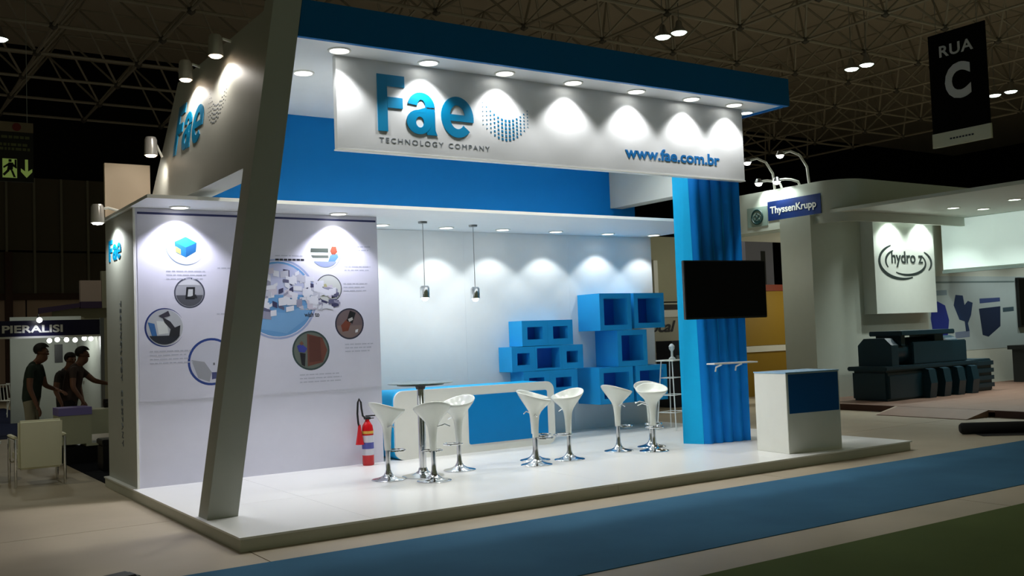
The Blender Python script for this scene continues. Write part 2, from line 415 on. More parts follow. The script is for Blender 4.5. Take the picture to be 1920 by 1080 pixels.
for i, x in enumerate([1.62, 2.95, 4.3, 5.6, 6.9]):
    downlight(x, 2.37, ZS, .105, 'round downlight in the high soffit next to the leaning pillar' if i == 0 else 'round downlight of the high soffit hidden behind the logo banner', 'high soffit downlights' if i == 0 else 'hidden high soffit downlights', P_FILL, 150, (1, 1, .955), LED, .7)
LOWX = [(3.58, 4.46), (4.66, 4.52), (5.66, 4.53), (6.68, 4.55), (7.78, 4.6), (8.75, 4.56)]
for i, (x, y) in enumerate(LOWX):
    downlight(x, y, ZC, .10, '%s downlight from the left in the low soffit over the white back wall' % ORD[i], 'low soffit downlights', P_LOW, 100)
for x, w in ((.52, 'left'), (2.5, 'right')):
    downlight(x, 3.5, ZC, .10, '%s downlight grazing the top of the information poster' % w, 'poster downlights', 105, 112, (.92, .92, 1.08), LED, .5)

# ------------------------------------------------------------------ arm spotlights on panel and cabin
def arm_spot(loc, arm, label, power, aim, warm=True):
    t = thing('arm_spotlight', label, 'spotlight', loc, 0, 'arm spotlights on the left side of the stand')
    bm = bmesh.new(); lathe(bm, [(0, .17), (.06, .165), (.075, .13), (.08, -.06), (.07, -.06), (.065, .02), (0, .03)], 18); obj('lamp_shade', bm, mat('frosted_shade', (200, 196, 190), .2, .4), t, smooth=True)
    bm = bmesh.new(); lathe(bm, [(0, -.085), (.055, -.075), (.072, -.05), (.06, -.02), (0, -.02)], 16); obj('bulb', bm, LEDW if warm else LED, t, smooth=True)
    bm = bmesh.new(); tube(bm, [(0, 0, .1), (arm[0] * .5, arm[1] * .5, .1 + arm[2] * .3), arm], .016, 6); obj('arm', bm, WARMWHITE, t)
    spot(t, (0, 0, -.13), power, 150, .5, (1, .93, .84) if warm else (.95, 1, .97), aim)
arm_spot((.61, 3.46, 4.88), (.17, 0, 0.11), 'arm spotlight above the teal name on the leaning side panel', 30, (.10, 0, -1))
arm_spot((.61, 2.32, 4.87), (.17, 0, 0.12), 'arm spotlight nearest the leaning pillar on the side panel', 30, (.10, 0, -1))
arm_spot((.42, 4.35, 4.13), (.15, .06, -.06), 'glowing warm spotlight at the back edge of the leaning side panel', 9, (.1, .8, -1))
arm_spot((-.17, 4.55, 3.30), (.24, 0, .10), 'arm spotlight on top of the end wall of the storage cabin', 34, (.28, 0, -1), False)

# ------------------------------------------------------------------ blue column with corrugated front, TV and shelf
t = thing('blue_column', 'tall bright blue column with a corrugated deep blue front', 'column')
bl, fl, frr, brr = (6.95, 2.128), (7.075, 1.855), (7.81, 1.735), (7.93, 2.10)
flt = (7.02, 1.91)
bm = bmesh.new(); hexa(bm, [(*bl, ZT), (*fl, ZT), (*frr, ZT), (*brr, ZT), (*bl, ZS - .001), (*flt, ZS - .001), (*frr, ZS - .001), (*brr, ZS - .001)]); obj('column_core', bm, COLB, t)
bm = bmesh.new(); N = 56; rows = []
for zi in range(2):
    row = []
    for k in range(N + 1):
        u = k / N; a = Vector((fl if zi == 0 else flt)).to_2d(); b = Vector(frr).to_2d()
        d = (b - a); nrm = Vector((d.y, -d.x)).normalized(); p = a + d * u
        wv = .5 - .5 * math.cos(2 * PI * 4.5 * u); amp = .055 * (wv ** .6)
        p = p + nrm * (.004 + amp)
        row.append(bm.verts.new((p.x, p.y, ZT + .002 if zi == 0 else ZS - .002)))
    rows.append(row)
for k in range(N): bm.faces.new((rows[0][k], rows[0][k + 1], rows[1][k + 1], rows[1][k]))
obj('corrugated_front', bm, CORR, t, smooth=True)
t = thing('television', 'large black flat television mounted on the blue column', 'television', (7.37, 1.615, 2.23), math.radians(-7))
case = obj('case', bx(-.70, .70, -.03, .03, -.40, .40, bev=.008), BLACK, t)
obj('screen', bx(-.685, .685, -.033, -.0305, -.375, .385), SCREEN, case)
obj('wall_mount', bx(-.2, .2, .031, .11, -.15, .15), BLACK, t)
t = thing('brochure_shelf', 'narrow white shelf on two brackets on the column front', 'shelf', (7.42, 1.70, 1.21), math.radians(-8))
obj('shelf_board', bx(-.36, .38, -.20, -.02, 0, .02, bev=.004), WARMWHITE, t)
for x in (-.22, .12):
    bm = bmesh.new(); tube(bm, [(x, -.03, -.10), (x, -.05, -.04), (x, -.17, -.005)], .012, 6); obj('bracket', bm, WARMWHITE, t)

# ------------------------------------------------------------------ front counter
t = thing('front_counter', 'white box counter with navy upper front panel by the platform edge', 'counter', (6.955, .262, ZT), math.radians(-6.3))
obj('body', bx(0, .887, 0, .58, 0, .985, bev=.004), WARMWHITE, t)
obj('top', bx(-.004, .891, -.004, .584, .9855, 1.0), mat('pale_blue_top', (150, 190, 222), .25), t)
obj('front_panel', bx(.035, .862, -.006, -.0005, .49, .975), NAVY, t)

# ------------------------------------------------------------------ reception desk
def rrect(x0, x1, z0, z1, r, n=6):
    P = []
    for cx, cz, a0 in ((x1 - r, z0 + r, -PI / 2), (x1 - r, z1 - r, 0), (x0 + r, z1 - r, PI / 2), (x0 + r, z0 + r, PI)):
        for k in range(n + 1):
            a = a0 + PI / 2 * k / n; P.append((cx + r * math.cos(a), cz + r * math.sin(a)))
    return P
t = thing('reception_desk', 'long white reception desk with rounded corners and blue front panel', 'desk')
dx0, dx1, dz1 = 3.27, 5.85, 1.025
bm = bmesh.new(); prism(bm, rrect(dx0 + .004, dx1 - .004, ZT, dz1 - .004, .12), 'y', 3.66, 4.25); obj('body', bm, COLB, t, smooth=True)
bm = bmesh.new(); prism(bm, rrect(dx0, dx1, ZT, dz1, .125), 'y', 3.62, 3.659); obj('front_board', bm, WARMWHITE, t, smooth=True)
bm = bmesh.new(); prism(bm, rrect(4.39, 5.72, .235, .905, .03), 'y', 3.612, 3.6195); obj('front_panel', bm, mat('desk_panel_blue', (4, 134, 206), .4, spec=.2), t)

# ------------------------------------------------------------------ wall cubes
def cube(x0, x1, z0, z1, y0, y1, th, label, group, b=.012):
    t = thing('display_cube', label, 'display cube', (x0, y1, z0), 0, group)
    w, h, d = x1 - x0, z1 - z0, y1 - y0
    bm = bmesh.new()
    box(bm, 0, th, -d, 0, 0, h); box(bm, w - th, w, -d, 0, 0, h); box(bm, th, w - th, -d, 0, 0, th); box(bm, th, w - th, -d, 0, h - th, h)
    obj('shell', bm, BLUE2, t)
    obj('back_panel', bx(th, w - th, -.02 - d * .35, -d * .35, th, h - th), mat('cube_blue_shaded', (18, 92, 190), .5), t)  # shade of the recess put into a darker copy of the cube blue
G1, G2 = 'small blue cubes beside the desk', 'large blue cubes by the column'
yb = 4.948
for x0, x1, z0, z1, th, lb in ((5.98, 6.47, 1.53, 1.925, .10, 'top left small blue cube of the cluster over the desk end'), (6.472, 6.96, 1.53, 1.925, .10, 'top right small blue cube of the cluster over the desk end'),
        (5.775, 6.21, 1.142, 1.525, .10, 'leftmost small blue cube, middle row of the cluster over the desk end'), (6.212, 6.718, 1.142, 1.525, .035, 'dark open middle cube with thin walls in the small blue cluster'),
        (6.72, 7.15, 1.142, 1.525, .10, 'rightmost small blue cube, middle row of the cluster over the desk end'),
        (5.98, 6.47, .74, 1.138, .10, 'bottom left small blue cube, half hidden by the reception desk'), (6.472, 7.02, .74, 1.138, .12, 'bottom right small blue cube of the cluster behind the stools')):
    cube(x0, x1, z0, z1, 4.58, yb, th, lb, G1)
for x0, x1, z0, z1, th, lb in ((7.36, 8.02, 1.73, 2.33, .085, 'top left large blue cube of the tall cluster'), (8.08, 8.74, 1.75, 2.33, .085, 'top right large blue cube next to the column'),
        (7.70, 8.33, 1.137, 1.727, .085, 'single large blue cube in the middle row of the tall cluster'),
        (7.30, 8.0, .55, 1.134, .085, 'bottom left large blue cube of the tall cluster'), (8.06, 8.74, .55, 1.134, .085, 'bottom right large blue cube behind the last stools')):
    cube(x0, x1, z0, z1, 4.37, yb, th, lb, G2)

# ------------------------------------------------------------------ pendants
for (x, y, z), w in (((3.965, 3.97, 2.27), 'left'), ((4.887, 4.14, 2.26), 'right')):
    t = thing('pendant_lamp', '%s of two small chrome pendant lamps hanging in front of the back wall' % w, 'pendant lamp', (x, y, z), 0, 'pendant lamps')
    bm = bmesh.new(); lathe(bm, [(0, .17), (.05, .165), (.068, .14), (.07, 0), (.063, 0), (.06, .12), (0, .13)], 20); obj('lamp_shade', bm, CHROME, t, smooth=True)
    bm = bmesh.new(); lathe(bm, [(0, -.045), (.035, -.035), (.052, 0), (.045, .05), (0, .07)], 16); obj('bulb', bm, LED, t, smooth=True)
    bm = bmesh.new(); tube(bm, [(0, 0, .165), (0, 0, ZC - z - .02)], .005, 5); obj('cord', bm, STEEL, t)
    bm = bmesh.new(); lathe(bm, [(0, -.028), (.06, -.026), (.065, 0), (0, 0)], 16, (0, 0, ZC - z)); obj('ceiling_rose', bm, STEEL, t, smooth=True)
    pointl(t, (0, 0, -.09), 8, (1, .97, .92), .04)

# ------------------------------------------------------------------ bar stools and table
def make_stool(loc, rz, label, group):
    t = thing('bar_stool', label, 'bar stool', loc, rz, group)
    n = 32; bm = bmesh.new(); rings = []
    prof = [(.036, .335), (.040, .44), (.046, .53), (.056, .60), (.078, .645), (.112, .682), (.150, .718), (.182, .752), (.196, .775), (.194, .786), (.182, .782), (.155, .758), (.11, .738), (.06, .730)]
    for r, z in prof:
        ring = []
        for k in range(n):
            a = 2 * PI * k / n; f = max(0, (r - .055) / .14)
            tl = (.5 + .5 * math.cos(a)) ** 1.3 * .105 * f ** 1.2 - .012 * f * (.5 - .5 * math.cos(2 * a))
            ring.append(bm.verts.new((r * math.cos(a) * (1.0 + .05 * f), r * math.sin(a) * (1 + .08 * f), z + tl)))
        rings.append(ring)
    for A, B in zip(rings, rings[1:]):
        for k in range(n): bm.faces.new((A[k], A[(k + 1) % n], B[(k + 1) % n], B[k]))
    bm.faces.new(rings[-1]); bm.faces.new(rings[0][::-1])
    s = obj('seat', bm, ABS, t); 
    for p in s.data.polygons: p.use_smooth = True
    bm = bmesh.new(); lathe(bm, [(0, 0), (.192, 0), (.194, .008), (.185, .014), (.14, .022), (.09, .036), (.055, .058), (.036, .088), (.028, .12), (.0265, .20), (.0265, .336), (0, .336)], 28); obj('base', bm, CHROME, t, smooth=True)
    bm = bmesh.new(); pts = [(-.11 + .105 * math.cos(a), .115 * math.sin(a), .325) for a in [2 * PI * k / 24 for k in range(24)]]; tube(bm, pts, .009, 6, closed=True); obj('footrest', bm, CHROME, t, smooth=True)
    bm = bmesh.new(); tube(bm, [(.03, .05, .60), (.04, .13, .625), (.045, .19, .60)], .007, 6); obj('lever', bm, CHROME, s, smooth=True)
    return t
GS = 'white bar stools on the platform'
st = make_stool((2.40, 2.10, ZT), math.radians(190), 'white bar stool nearest the fire extinguisher', GS)
def stool(x, y, deg, label): dup(st, (x, y, ZT), math.radians(deg), label, GS)
stool(2.727, 1.63, -110, 'white bar stool in front of the glass table, back turned to the viewer')
stool(3.38, 2.18, 20, 'white bar stool on the right side of the glass table')
stool(4.27, 1.85, 165, 'front white bar stool of the close pair near the middle, dish seat visible')
stool(4.52, 2.24, 120, 'white bar stool hidden directly behind the middle pair stool')
stool(4.845, 1.95, 12, 'white bar stool with high back to the right, right of the middle pair')
stool(5.81, 2.15, 185, 'white bar stool with high back to the left, left of the last pair')
stool(6.11, 1.79, 55, 'front white bar stool of the last pair by the blue column')
stool(6.41, 2.18, 70, 'white bar stool hidden directly behind the last pair stool')
t = thing('bistro_table', 'high round glass bistro table on a chrome pole among the left stools', 'table', (2.83, 2.075, ZT))
bm = bmesh.new(); lathe(bm, [(0, 1.065), (.375, 1.065), (.38, 1.07), (.375, 1.075), (0, 1.075)], 40); obj('glass_top', bm, GLASS_T, t, smooth=True)
bm = bmesh.new(); lathe(bm, [(0, 1.0), (.05, 1.0), (.06, 1.035), (.27, 1.046), (.275, 1.064), (0, 1.064)], 32); obj('top_plate', bm, BLACK, t, smooth=True)
bm = bmesh.new(); lathe(bm, [(0, .02), (.042, .03), (.042, 1.0), (0, 1.0)], 20); obj('pole', bm, CHROME, t, smooth=True)
bm = bmesh.new(); lathe(bm, [(0, 0), (.24, 0), (.242, .01), (.19, .02), (.1, .035), (.06, .06), (.045, .1), (0, .1)], 32); obj('base', bm, CHROME, t, smooth=True)

# ------------------------------------------------------------------ fire extinguisher
t = thing('fire_extinguisher', 'red fire extinguisher with black hose standing by the poster wall', 'fire extinguisher', (2.83, 3.53, ZT))
bm = bmesh.new(); lathe(bm, [(0, 0), (.068, 0), (.074, .015), (.074, .44), (.066, .50), (.04, .54), (.028, .56), (.028, .58), (0, .58)], 24); cyl = obj('cylinder', bm, RED, t, smooth=True)
bm = bmesh.new(); lathe(bm, [(.0753, .13), (.0753, .38)], 24); obj('label_sleeve', bm, mat('white_label', (212, 212, 222), .5), cyl)
bm = bmesh.new(); lathe(bm, [(.0758, .21), (.0758, .29)], 24); obj('label_band', bm, mat('violet_label', (80, 84, 160), .5), cyl)
bm = bmesh.new(); lathe(bm, [(.0757, .40), (.0757, .435)], 24); obj('label_band', bm, mat('yellow_label', (214, 168, 70), .5), cyl)
bm = bmesh.new(); box(bm, -.035, .035, -.03, .03, .58, .61); box(bm, -.02, .11, -.012, .012, .615, .63); box(bm, -.02, .09, -.012, .012, .585, .595); obj('valve_handle', bm, BLACK, t)
bm = bmesh.new(); tube(bm, [(-.03, 0, .60), (-.06, 0, .63), (-.075, 0, .72), (-.085, -.01, .80), (-.11, -.01, .845), (-.128, -.01, .80), (-.138, -.01, .66), (-.13, -.01, .54), (-.12, -.01, .50)], .013, 8); obj('hose', bm, BLACK, t, smooth=True)
bm = bmesh.new(); lathe(bm, [(.0, .27), (.055, .27), (.048, .30), (.022, .46), (.016, .52), (0, .52)], 16, (-.115, -.01, 0)); obj('horn', bm, mat('red_plastic', (196, 24, 34), .4), t, smooth=True)

# ------------------------------------------------------------------ information poster
t = thing('information_poster', 'pale lavender wall poster with eight round pictures on the cabin front', 'poster')
YP = 3.679
obj('poster_sheet', bx(.08, 3.115, YP - .003, YP, 1.10, 3.28), POSTER, t)
obj('header_stripe', bx(.085, 3.10, YP - .005, YP - .003, 3.255, 3.28), mat('navy_print', (44, 52, 104), .5), t)
PM = {}
def pm(rgb):
    k = 'print_%d_%d_%d' % rgb
    return mat(k, rgb, .5)
def picture(cx, cz, r, ring, arc, bg, shapes, ring_w=.09):
    """a round printed picture: ring (arc range in turns), disc, and coloured polygons in units of r"""
    cols = [ring, bg] + [s[0] for s in shapes]; mats = [pm(c) for c in cols]
    bm = bmesh.new()
    n = 40; a0, a1 = arc
    L = []
    for k in range(n + 1):
        a = 2 * PI * (a0 + (a1 - a0) * k / n); w = ring_w * (math.sin(PI * (k + .6) / (n + 1.2)) if a1 - a0 < .99 else 1)
        L.append((bm.verts.new((cx + r * math.cos(a), -.0034, cz + r * math.sin(a))), bm.verts.new((cx + r * (1 - w) * math.cos(a), -.0034, cz + r * (1 - w) * math.sin(a)))))
    for A, B in zip(L, L[1:]):
        f = bm.faces.new((A[0], B[0], B[1], A[1])); f.material_index = 0
    f = bm.faces.new([bm.verts.new((cx + .93 * r * math.cos(2 * PI * k / n), -.0032, cz + .93 * r * math.sin(2 * PI * k / n))) for k in range(n)]); f.material_index = 1
    for i, (c, pts) in enumerate(shapes):
        P = []
        for x, z in pts:
            d = math.hypot(x, z)
            if d > .88: x, z = x * .88 / d, z * .88 / d
            P.append(bm.verts.new((cx + r * x, -.0037 - .0003 * i, cz + r * z)))
        f = bm.faces.new(P); f.material_index = i + 2
    for f in bm.faces:
        f.normal_update()
        if f.normal.y > 0: f.normal_flip()
    me = bpy.data.meshes.new('round_picture'); bm.to_mesh(me); bm.free()
    for m_ in mats: me.materials.append(m_)
    q = bpy.data.objects.new('round_picture', me); COL.objects.link(q); q.parent = t; q.location = (0, YP, 0)
    return q
def cap(z, n=12, x0=-.88, top=False):
    """part of the disc below (or above) height z"""
    h = math.asin(max(-1, min(1, z / .88)))
    a0, a1 = (PI - h, 2 * PI + h) if not top else (h, PI - h)
    return [(.88 * math.cos(a0 + (a1 - a0) * k / n), .88 * math.sin(a0 + (a1 - a0) * k / n)) for k in range(n + 1)]
Wt, Gy = (226, 228, 236), (150, 152, 162)
picture(.63, 2.90, .235, (110, 128, 146), (.45, .90), (222, 226, 230), [((30, 130, 180), [(-.55, .18), (0, .45), (.55, .15), (0, -.1)]), ((24, 100, 150), [(-.55, .18), (0, -.1), (0, -.6), (-.5, -.35)]), ((16, 80, 128), [(0, -.1), (.55, .15), (.5, -.3), (0, -.6)]), ((190, 180, 90), [(-.5, -.05), (-.25, -.2), (-.25, -.45), (-.5, -.32)])], .06)['label'] = 'round picture of a blue box'
picture(.664, 2.342, .18, (70, 74, 90), (.0, 1), (170, 172, 180), [((86, 88, 96), cap(-.15)), ((206, 208, 214), cap(.5, top=True)), ((30, 32, 38), [(-.28, -.42), (.32, -.42), (.36, .38), (-.2, .38)]), ((200, 204, 206), [(-.14, -.24), (.2, -.24), (.22, .24), (-.08, .24)]), ((40, 42, 48), [(-.1, -.3), (.5, -.35), (.4, -.1)])])['label'] = 'round grey picture of a tablet device'
picture(.369, 1.942, .225, (30, 52, 122), (.08, .92), (190, 194, 200), [((58, 110, 170), [(-.88, .3), (-.5, .2), (-.3, -.8), (-.6, -.7)]), ((224, 228, 226), [(-.4, .35), (.1, .3), (.2, -.3), (-.3, -.35)]), ((40, 44, 54), cap(-.42)), ((52, 52, 60), [(-.1, .55), (.3, .3), (.62, -.15), (.35, -.15), (.0, .25)]), ((60, 56, 70), [(-.3, .6), (.2, .86), (.3, .6), (-.1, .48)]), ((40, 42, 48), [(.3, -.1), (.8, .1), (.75, -.45), (.2, -.5)])])['label'] = 'round picture of a machine with a thick blue ring'
picture(.905, 1.524, .28, (38, 66, 140), (.0, 1), (206, 208, 222), [((160, 162, 170), [(-.85, .1), (-.3, .0), (.0, -.45), (-.1, -.85), (-.6, -.7)]), ((70, 76, 120), [(.0, -.45), (.42, -.45), (.42, -.7), (.0, -.75)]), ((110, 112, 120), [(.06, -.05), (.14, -.05), (.14, -.15), (.06, -.15)])], .1)['label'] = 'round picture in a blue ring behind the pillar'
picture(2.38, 2.855, .225, (140, 150, 170), (-.25, .30), (214, 222, 220), [((56, 66, 58), [(-.88, .2), (.2, .2), (.2, -.05), (-.88, -.05)]), ((84, 92, 84), [(-.85, -.2), (.2, -.2), (.2, -.35), (-.75, -.35)]), ((90, 130, 200), [(.15, -.65), (.3, -.2), (.75, -.1), (.8, -.3), (.4, -.8)]), ((128, 62, 40), [(.3, .05), (.42, .32), (.68, .3), (.75, .0), (.6, -.15), (.4, -.15)]), ((140, 152, 190), cap(-.55))], .05)['label'] = 'round picture of a person at a screen'
picture(2.417, 2.385, .18, (84, 88, 92), (-.13, .87), (206, 210, 206), [((128, 130, 104), [(-.7, .1), (-.3, .2), (.2, -.1), (.0, -.5), (-.5, -.55), (-.75, -.2)]), ((36, 36, 40), [(-.15, -.35), (.3, .0), (.55, -.35), (.6, -.6), (.2, -.7)]), ((180, 176, 130), [(-.4, .3), (-.2, .35), (-.1, .1), (-.35, .05)])], .07)['label'] = 'round pale picture of small machine parts'
picture(2.69, 1.931, .20, (48, 52, 70), (.0, 1), (112, 96, 98), [((126, 108, 104), cap(-.1)), ((120, 62, 44), [(-.6, -.1), (-.2, .3), (.1, .1), (-.1, -.45), (-.5, -.5)]), ((24, 22, 26), [(-.2, .2), (.05, .85), (.45, .7), (.2, .0)]), ((190, 186, 180), [(-.1, .3), (.2, .42), (.25, .25), (-.02, .12)]), ((210, 212, 214), [(.4, -.4), (.6, -.35), (.55, -.55), (.38, -.58)])])['label'] = 'round brown picture of a hand holding a device'
picture(2.157, 1.609, .248, (54, 74, 74), (.0, 1), (104, 112, 104), [((112, 66, 54), [(-.2, -.8), (-.2, .85), (.7, .7), (.88, 0), (.7, -.7)]), ((92, 52, 44), [(-.1, -.6), (-.1, .75), (.5, .65), (.55, -.55)]), ((58, 66, 150), [(-.75, .25), (-.5, .35), (-.2, .1), (-.35, -.1), (-.65, -.05)]), ((28, 26, 34), [(-.6, -.1), (-.3, -.15), (-.35, -.8), (-.55, -.75)]), ((120, 84, 66), [(-.62, .36), (-.5, .5), (-.38, .36), (-.5, .26)])])['label'] = 'round picture of a person at a brown door'
# central blue circle with white city model
shapes = [((190, 196, 226), cap(.1, top=True)), ((120, 170, 216), [(-.6, -.88), (.2, -.88), (.75, -.5), (.88, -.1), (.2, -.35), (-.5, -.3)])]
q = picture(1.75, 2.26, .50, (160, 174, 212), (-.02, .98), (104, 158, 210), shapes, .05); q.name = 'centre_picture'; q['label'] = 'large blue circle with a white town model'
bm = bmesh.new(); rnd = random.Random(4); cols = [(226, 228, 238), (196, 198, 212), (150, 150, 172), (92, 92, 122), (60, 60, 96), (206, 200, 214)]
for k in range(110):
    u = rnd.random(); x = 1.55 + .98 * u; z = 2.30 + .06 * math.sin(u * 5) + (rnd.random() - .5) * (.62 - .40 * u) + .04 * u; w, h = rnd.uniform(.02, .065), rnd.uniform(.015, .05); s = rnd.uniform(-.02, .02)
    f = bm.faces.new([bm.verts.new((x + a, -.0048 - k * .00001, z + b)) for a, b in ((-w, -h - s), (w, -h + s), (w, h + s), (-w, h - s))]); f.material_index = 0 if k % 2 else rnd.randrange(6)
for f in bm.faces:
    f.normal_update()
    if f.normal.y > 0: f.normal_flip()
me = bpy.data.meshes.new('town_model_print'); bm.to_mesh(me); bm.free()
for c in cols: me.materials.append(pm(c))
q = bpy.data.objects.new('town_model_print', me); COL.objects.link(q); q.parent = t; q.location = (0, YP, 0)
# caption lines: unreadable fine print
bm = bmesh.new(); rnd = random.Random(9)
for x, z, w, n in ((.40, 2.59, .52, 3), (.2, 1.66, .50, 4), (2.0, 1.30, .62, 3), (2.62, 1.66, .44, 3), (2.66, 2.92, .38, 2), (2.64, 2.66, .38, 2), (2.62, 2.44, .40, 3), (1.0, 2.63, .2, 1), (.98, 2.08, .26, 1), (2.02, 2.12, .26, 1), (1.72, 2.79, .36, 1)):
    for k in range(n):
        wd = w * rnd.uniform(.75, 1.0); x_ = x
        while x_ < x + wd:
            l = rnd.uniform(.03, .09); box(bm, x_, min(x_ + l, x + wd), -.0042, -.003, z - .045 * k, z - .045 * k + .014); x_ += l + .012
obj('caption_lines', bm, LGREYT, t, loc=(0, YP, 0))['kind'] = 'stuff'
obj('caption_word', place(text_bm('wish to', w=.2, h=.06, bold=.02, ext=.001), FR((2.08, YP - .0031, 2.03))), DARKT, t)
bm = bmesh.new()
for k in range(7): box(bm, 1.72 + .055 * k, 1.72 + .055 * k + .045, -.0042, -.003, 2.735, 2.76)
obj('caption_word', bm, DARKT, t, loc=(0, YP, 0))

# ------------------------------------------------------------------ white wire stand, small box and shell booth behind the column
t = thing('wire_display_stand', 'tall white wire stand with a small top between cubes and column', 'display stand', (8.24, 3.72, ZT), .3)
WIRE = mat('white_wire', (214, 218, 214), .35)
obj('top_plate', bx(-.2, .2, -.16, .16, 1.085, 1.105, bev=.005), WARMWHITE, t)
for sx in (-1, 1):
    for sy in (-1, 1):
        bm = bmesh.new(); tube(bm, [(sx * .13, sy * .1, 1.085), (sx * .21, sy * .17, 0)], .010, 6); obj('leg', bm, WIRE, t)
for z in (.28, .55, .82):
    f = 1 - z / 1.085; a, b = .13 + .08 * f, .1 + .07 * f
    bm = bmesh.new(); tube(bm, [(-a, -b, z), (a, -b, z), (a, b, z), (-a, b, z)], .007, 6, closed=True); obj('wire_rung', bm, WIRE, t)
bm = bmesh.new(); lathe(bm, [(0, 0), (.05, 0), (.055, .02), (.02, .05), (.018, .13), (.045, .17), (.05, .21), (.02, .25), (0, .255)], 14, (.05, 0, 1.105)); tag(obj('trophy_figure', bm, WIRE, None, loc=(8.24, 3.72, ZT), rot=(0, 0, .3), smooth=True), 'small white figure standing on top of the white wire stand', 'figure')
# neighbouring beige wall with lettering seen through the gap
t = thing('neighbour_wall', 'beige booth wall with dark italic letters right of the cubes', 'booth wall')
BEIGE = mat('beige_wall', (168, 166, 138), .6)
obj('wall_board', bx(12.2, 14.1, 9.0, 9.1, 0, 2.33), mat('grey_beige_wall', (188, 186, 168), .6), t)
obj('upper_board', bx(12.2, 14.1, 9.0, 9.1, 2.36, 3.86), BEIGE, t)
obj('dark_slot', bx(12.2, 14.1, 8.99, 9.0, 2.17, 2.29), BLACK, t)
obj('light_band', bx(12.2, 14.1, 8.97, 9.0, 2.0, 2.16), WARMWHITE, t)
obj('post', bx(12.60, 12.72, 8.9, 8.99, 2.36, 3.3), WARMWHITE, t)
obj('lettering', place(text_bm('ocal', w=.78, h=.26, bold=.02, shear=.3), FR((12.50, 8.99, 1.66))), DARKT, t)
pointl(None, (12.9, 7.2, 2.9), 18, (1, .97, .82), .2).name = 'lamp_light'
t = thing('crate_counter', 'dark navy counter with grey crates beneath the italic letters', 'counter', (12.9, 8.4, 0))
obj('body', bx(-.55, .6, -.25, .25, 0, 1.2), mat('dark_navy_laminate', (18, 28, 48), .5), t)
for k in range(3): obj('crate', bx(-.45 + .32 * k, -.2 + .32 * k, -.29, -.25, 1.02, 1.14), mat('grey_crate', (120, 130, 140), .5), t)
obj('rail', bx(-.55, .6, -.26, .26, 1.2, 1.46), mat('dark_crate', (26, 34, 52), .6), t)

# ------------------------------------------------------------------ yellow booth wall
t = thing('yellow_booth', 'mustard yellow booth wall with rust red top edge', 'booth wall')
YEL = mat('mustard_board', (158, 124, 24), .6); RUST = mat('rust_board', (128, 50, 22), .6)
obj('upper_board', bx(15.3, 18.6, 9.0, 9.1, 1.24, 2.58), YEL, t)
obj('lower_board', bx(15.3, 18.6, 9.0, 9.1, 0, 1.08), YEL, t)
obj('white_rail', bx(15.3, 18.6, 8.95, 9.1, 1.085, 1.23), WARMWHITE, t)
obj('top_edge', bx(15.3, 18.6, 8.92, 9.1, 2.585, 2.74), RUST, t)
for x in (16.05, 17.55): obj('hanging_tab', bx(x, x + .16, 8.96, 8.999, 2.28, 2.584), RUST, t)
pointl(t, (16.9, 7.4, 2.4), 34, (1, .95, .8), .2)
t = thing('grey_pillar', 'lilac grey pillar with a dark slot above the yellow wall', 'pillar', (18.4, 11.0, 0))
obj('shaft', bx(-.55, .55, 0, .4, 0, 4.1), mat('lilac_grey', (128, 128, 142), .6), t)
obj('dark_slot', bx(.05, .22, -.012, 0, 2.5, 3.8), BLACK, t)
t = thing('arc_lamp', 'curved white lamp arm peeking over the yellow wall', 'lamp', (18.7, 10.2, 0))
bm = bmesh.new(); tube(bm, [(0, 0, 0), (0, 0, 2.55), (.08, 0, 2.8), (.25, 0, 2.93), (.45, 0, 2.9), (.52, 0, 2.84)], .05, 8); obj('arm', bm, WARMWHITE, t, smooth=True)
bm = bmesh.new(); lathe(bm, [(0, 0), (.12, .02), (.13, .08), (0, .14)], 14, (.55, 0, 2.72)); obj('lamp_head', bm, LED, t, smooth=True)

# ------------------------------------------------------------------ neighbouring stand on the right
NW = mat('neighbour_white', (205, 212, 200), .5)
t = thing('neighbour_platform', 'low pinkish wooden platform of the white stand on the right', 'platform')
WOOD = mat('pink_wood_deck', (150, 118, 100), .55, scale=3, rgb2=(128, 98, 82)); WEDGE = mat('dark_wood_edge', (74, 40, 26), .6)
for k in range(10): obj('deck_board', bx(13.72, 25, -1.5 + .83 * k, -1.5 + .83 * k + .826, .085, .12), WOOD, t)
obj('edge_board', bx(13.70, 13.72, -1.5, 1.6, 0, .118), WEDGE, t); obj('edge_board', bx(13.70, 13.72, 3.6, 5.96, 0, .118), WEDGE, t)
bm = bmesh.new(); prism(bm, [(13.05, .004), (13.70, .004), (13.70, .119), (13.05, .012)], 'y', 1.72, 3.5); obj('ramp', bm, WOOD, t)
bm = bmesh.new(); prism(bm, [(13.05, .004), (13.70, .004), (13.70, .119)], 'y', 3.502, 3.56); obj('ramp_edge', bm, mat('light_wood_edge', (190, 172, 150), .5), t)
t = thing('neighbour_stand', 'white stand on the right with curved roof edge and downlit interior', 'exhibition stand')
obj('back_wall', bx(15.5, 25, 5.95, 6.05, .1205, 4.05), NW, t)
obj('pillar', bx(14.46, 15.5, 5.95, 6.79, .1205, 4.05), NW, t)
def arcpoly(x0, x1, y0, y1, r):   # plan outline, rounded at the (x0,y0) corner
    P = [(x0 + r + r * math.cos(a), y0 + r + r * math.sin(a)) for a in [PI + PI / 2 * k / 8 for k in range(9)]]
    return P + [(x1, y0), (x1, y0 + .1)] + [(x0 + r + (r - .1) * math.cos(a), y0 + r + (r - .1) * math.sin(a)) for a in [1.5 * PI - PI / 2 * k / 8 for k in range(9)]] + [(x0 + .1, y1), (x0, y1)]
bm = bmesh.new(); prism(bm, arcpoly(14.6, 22.5, 5.17, 9.6, .7), 'z', 3.86, 4.76); obj('curved_fascia', bm, NW, t, smooth=True)
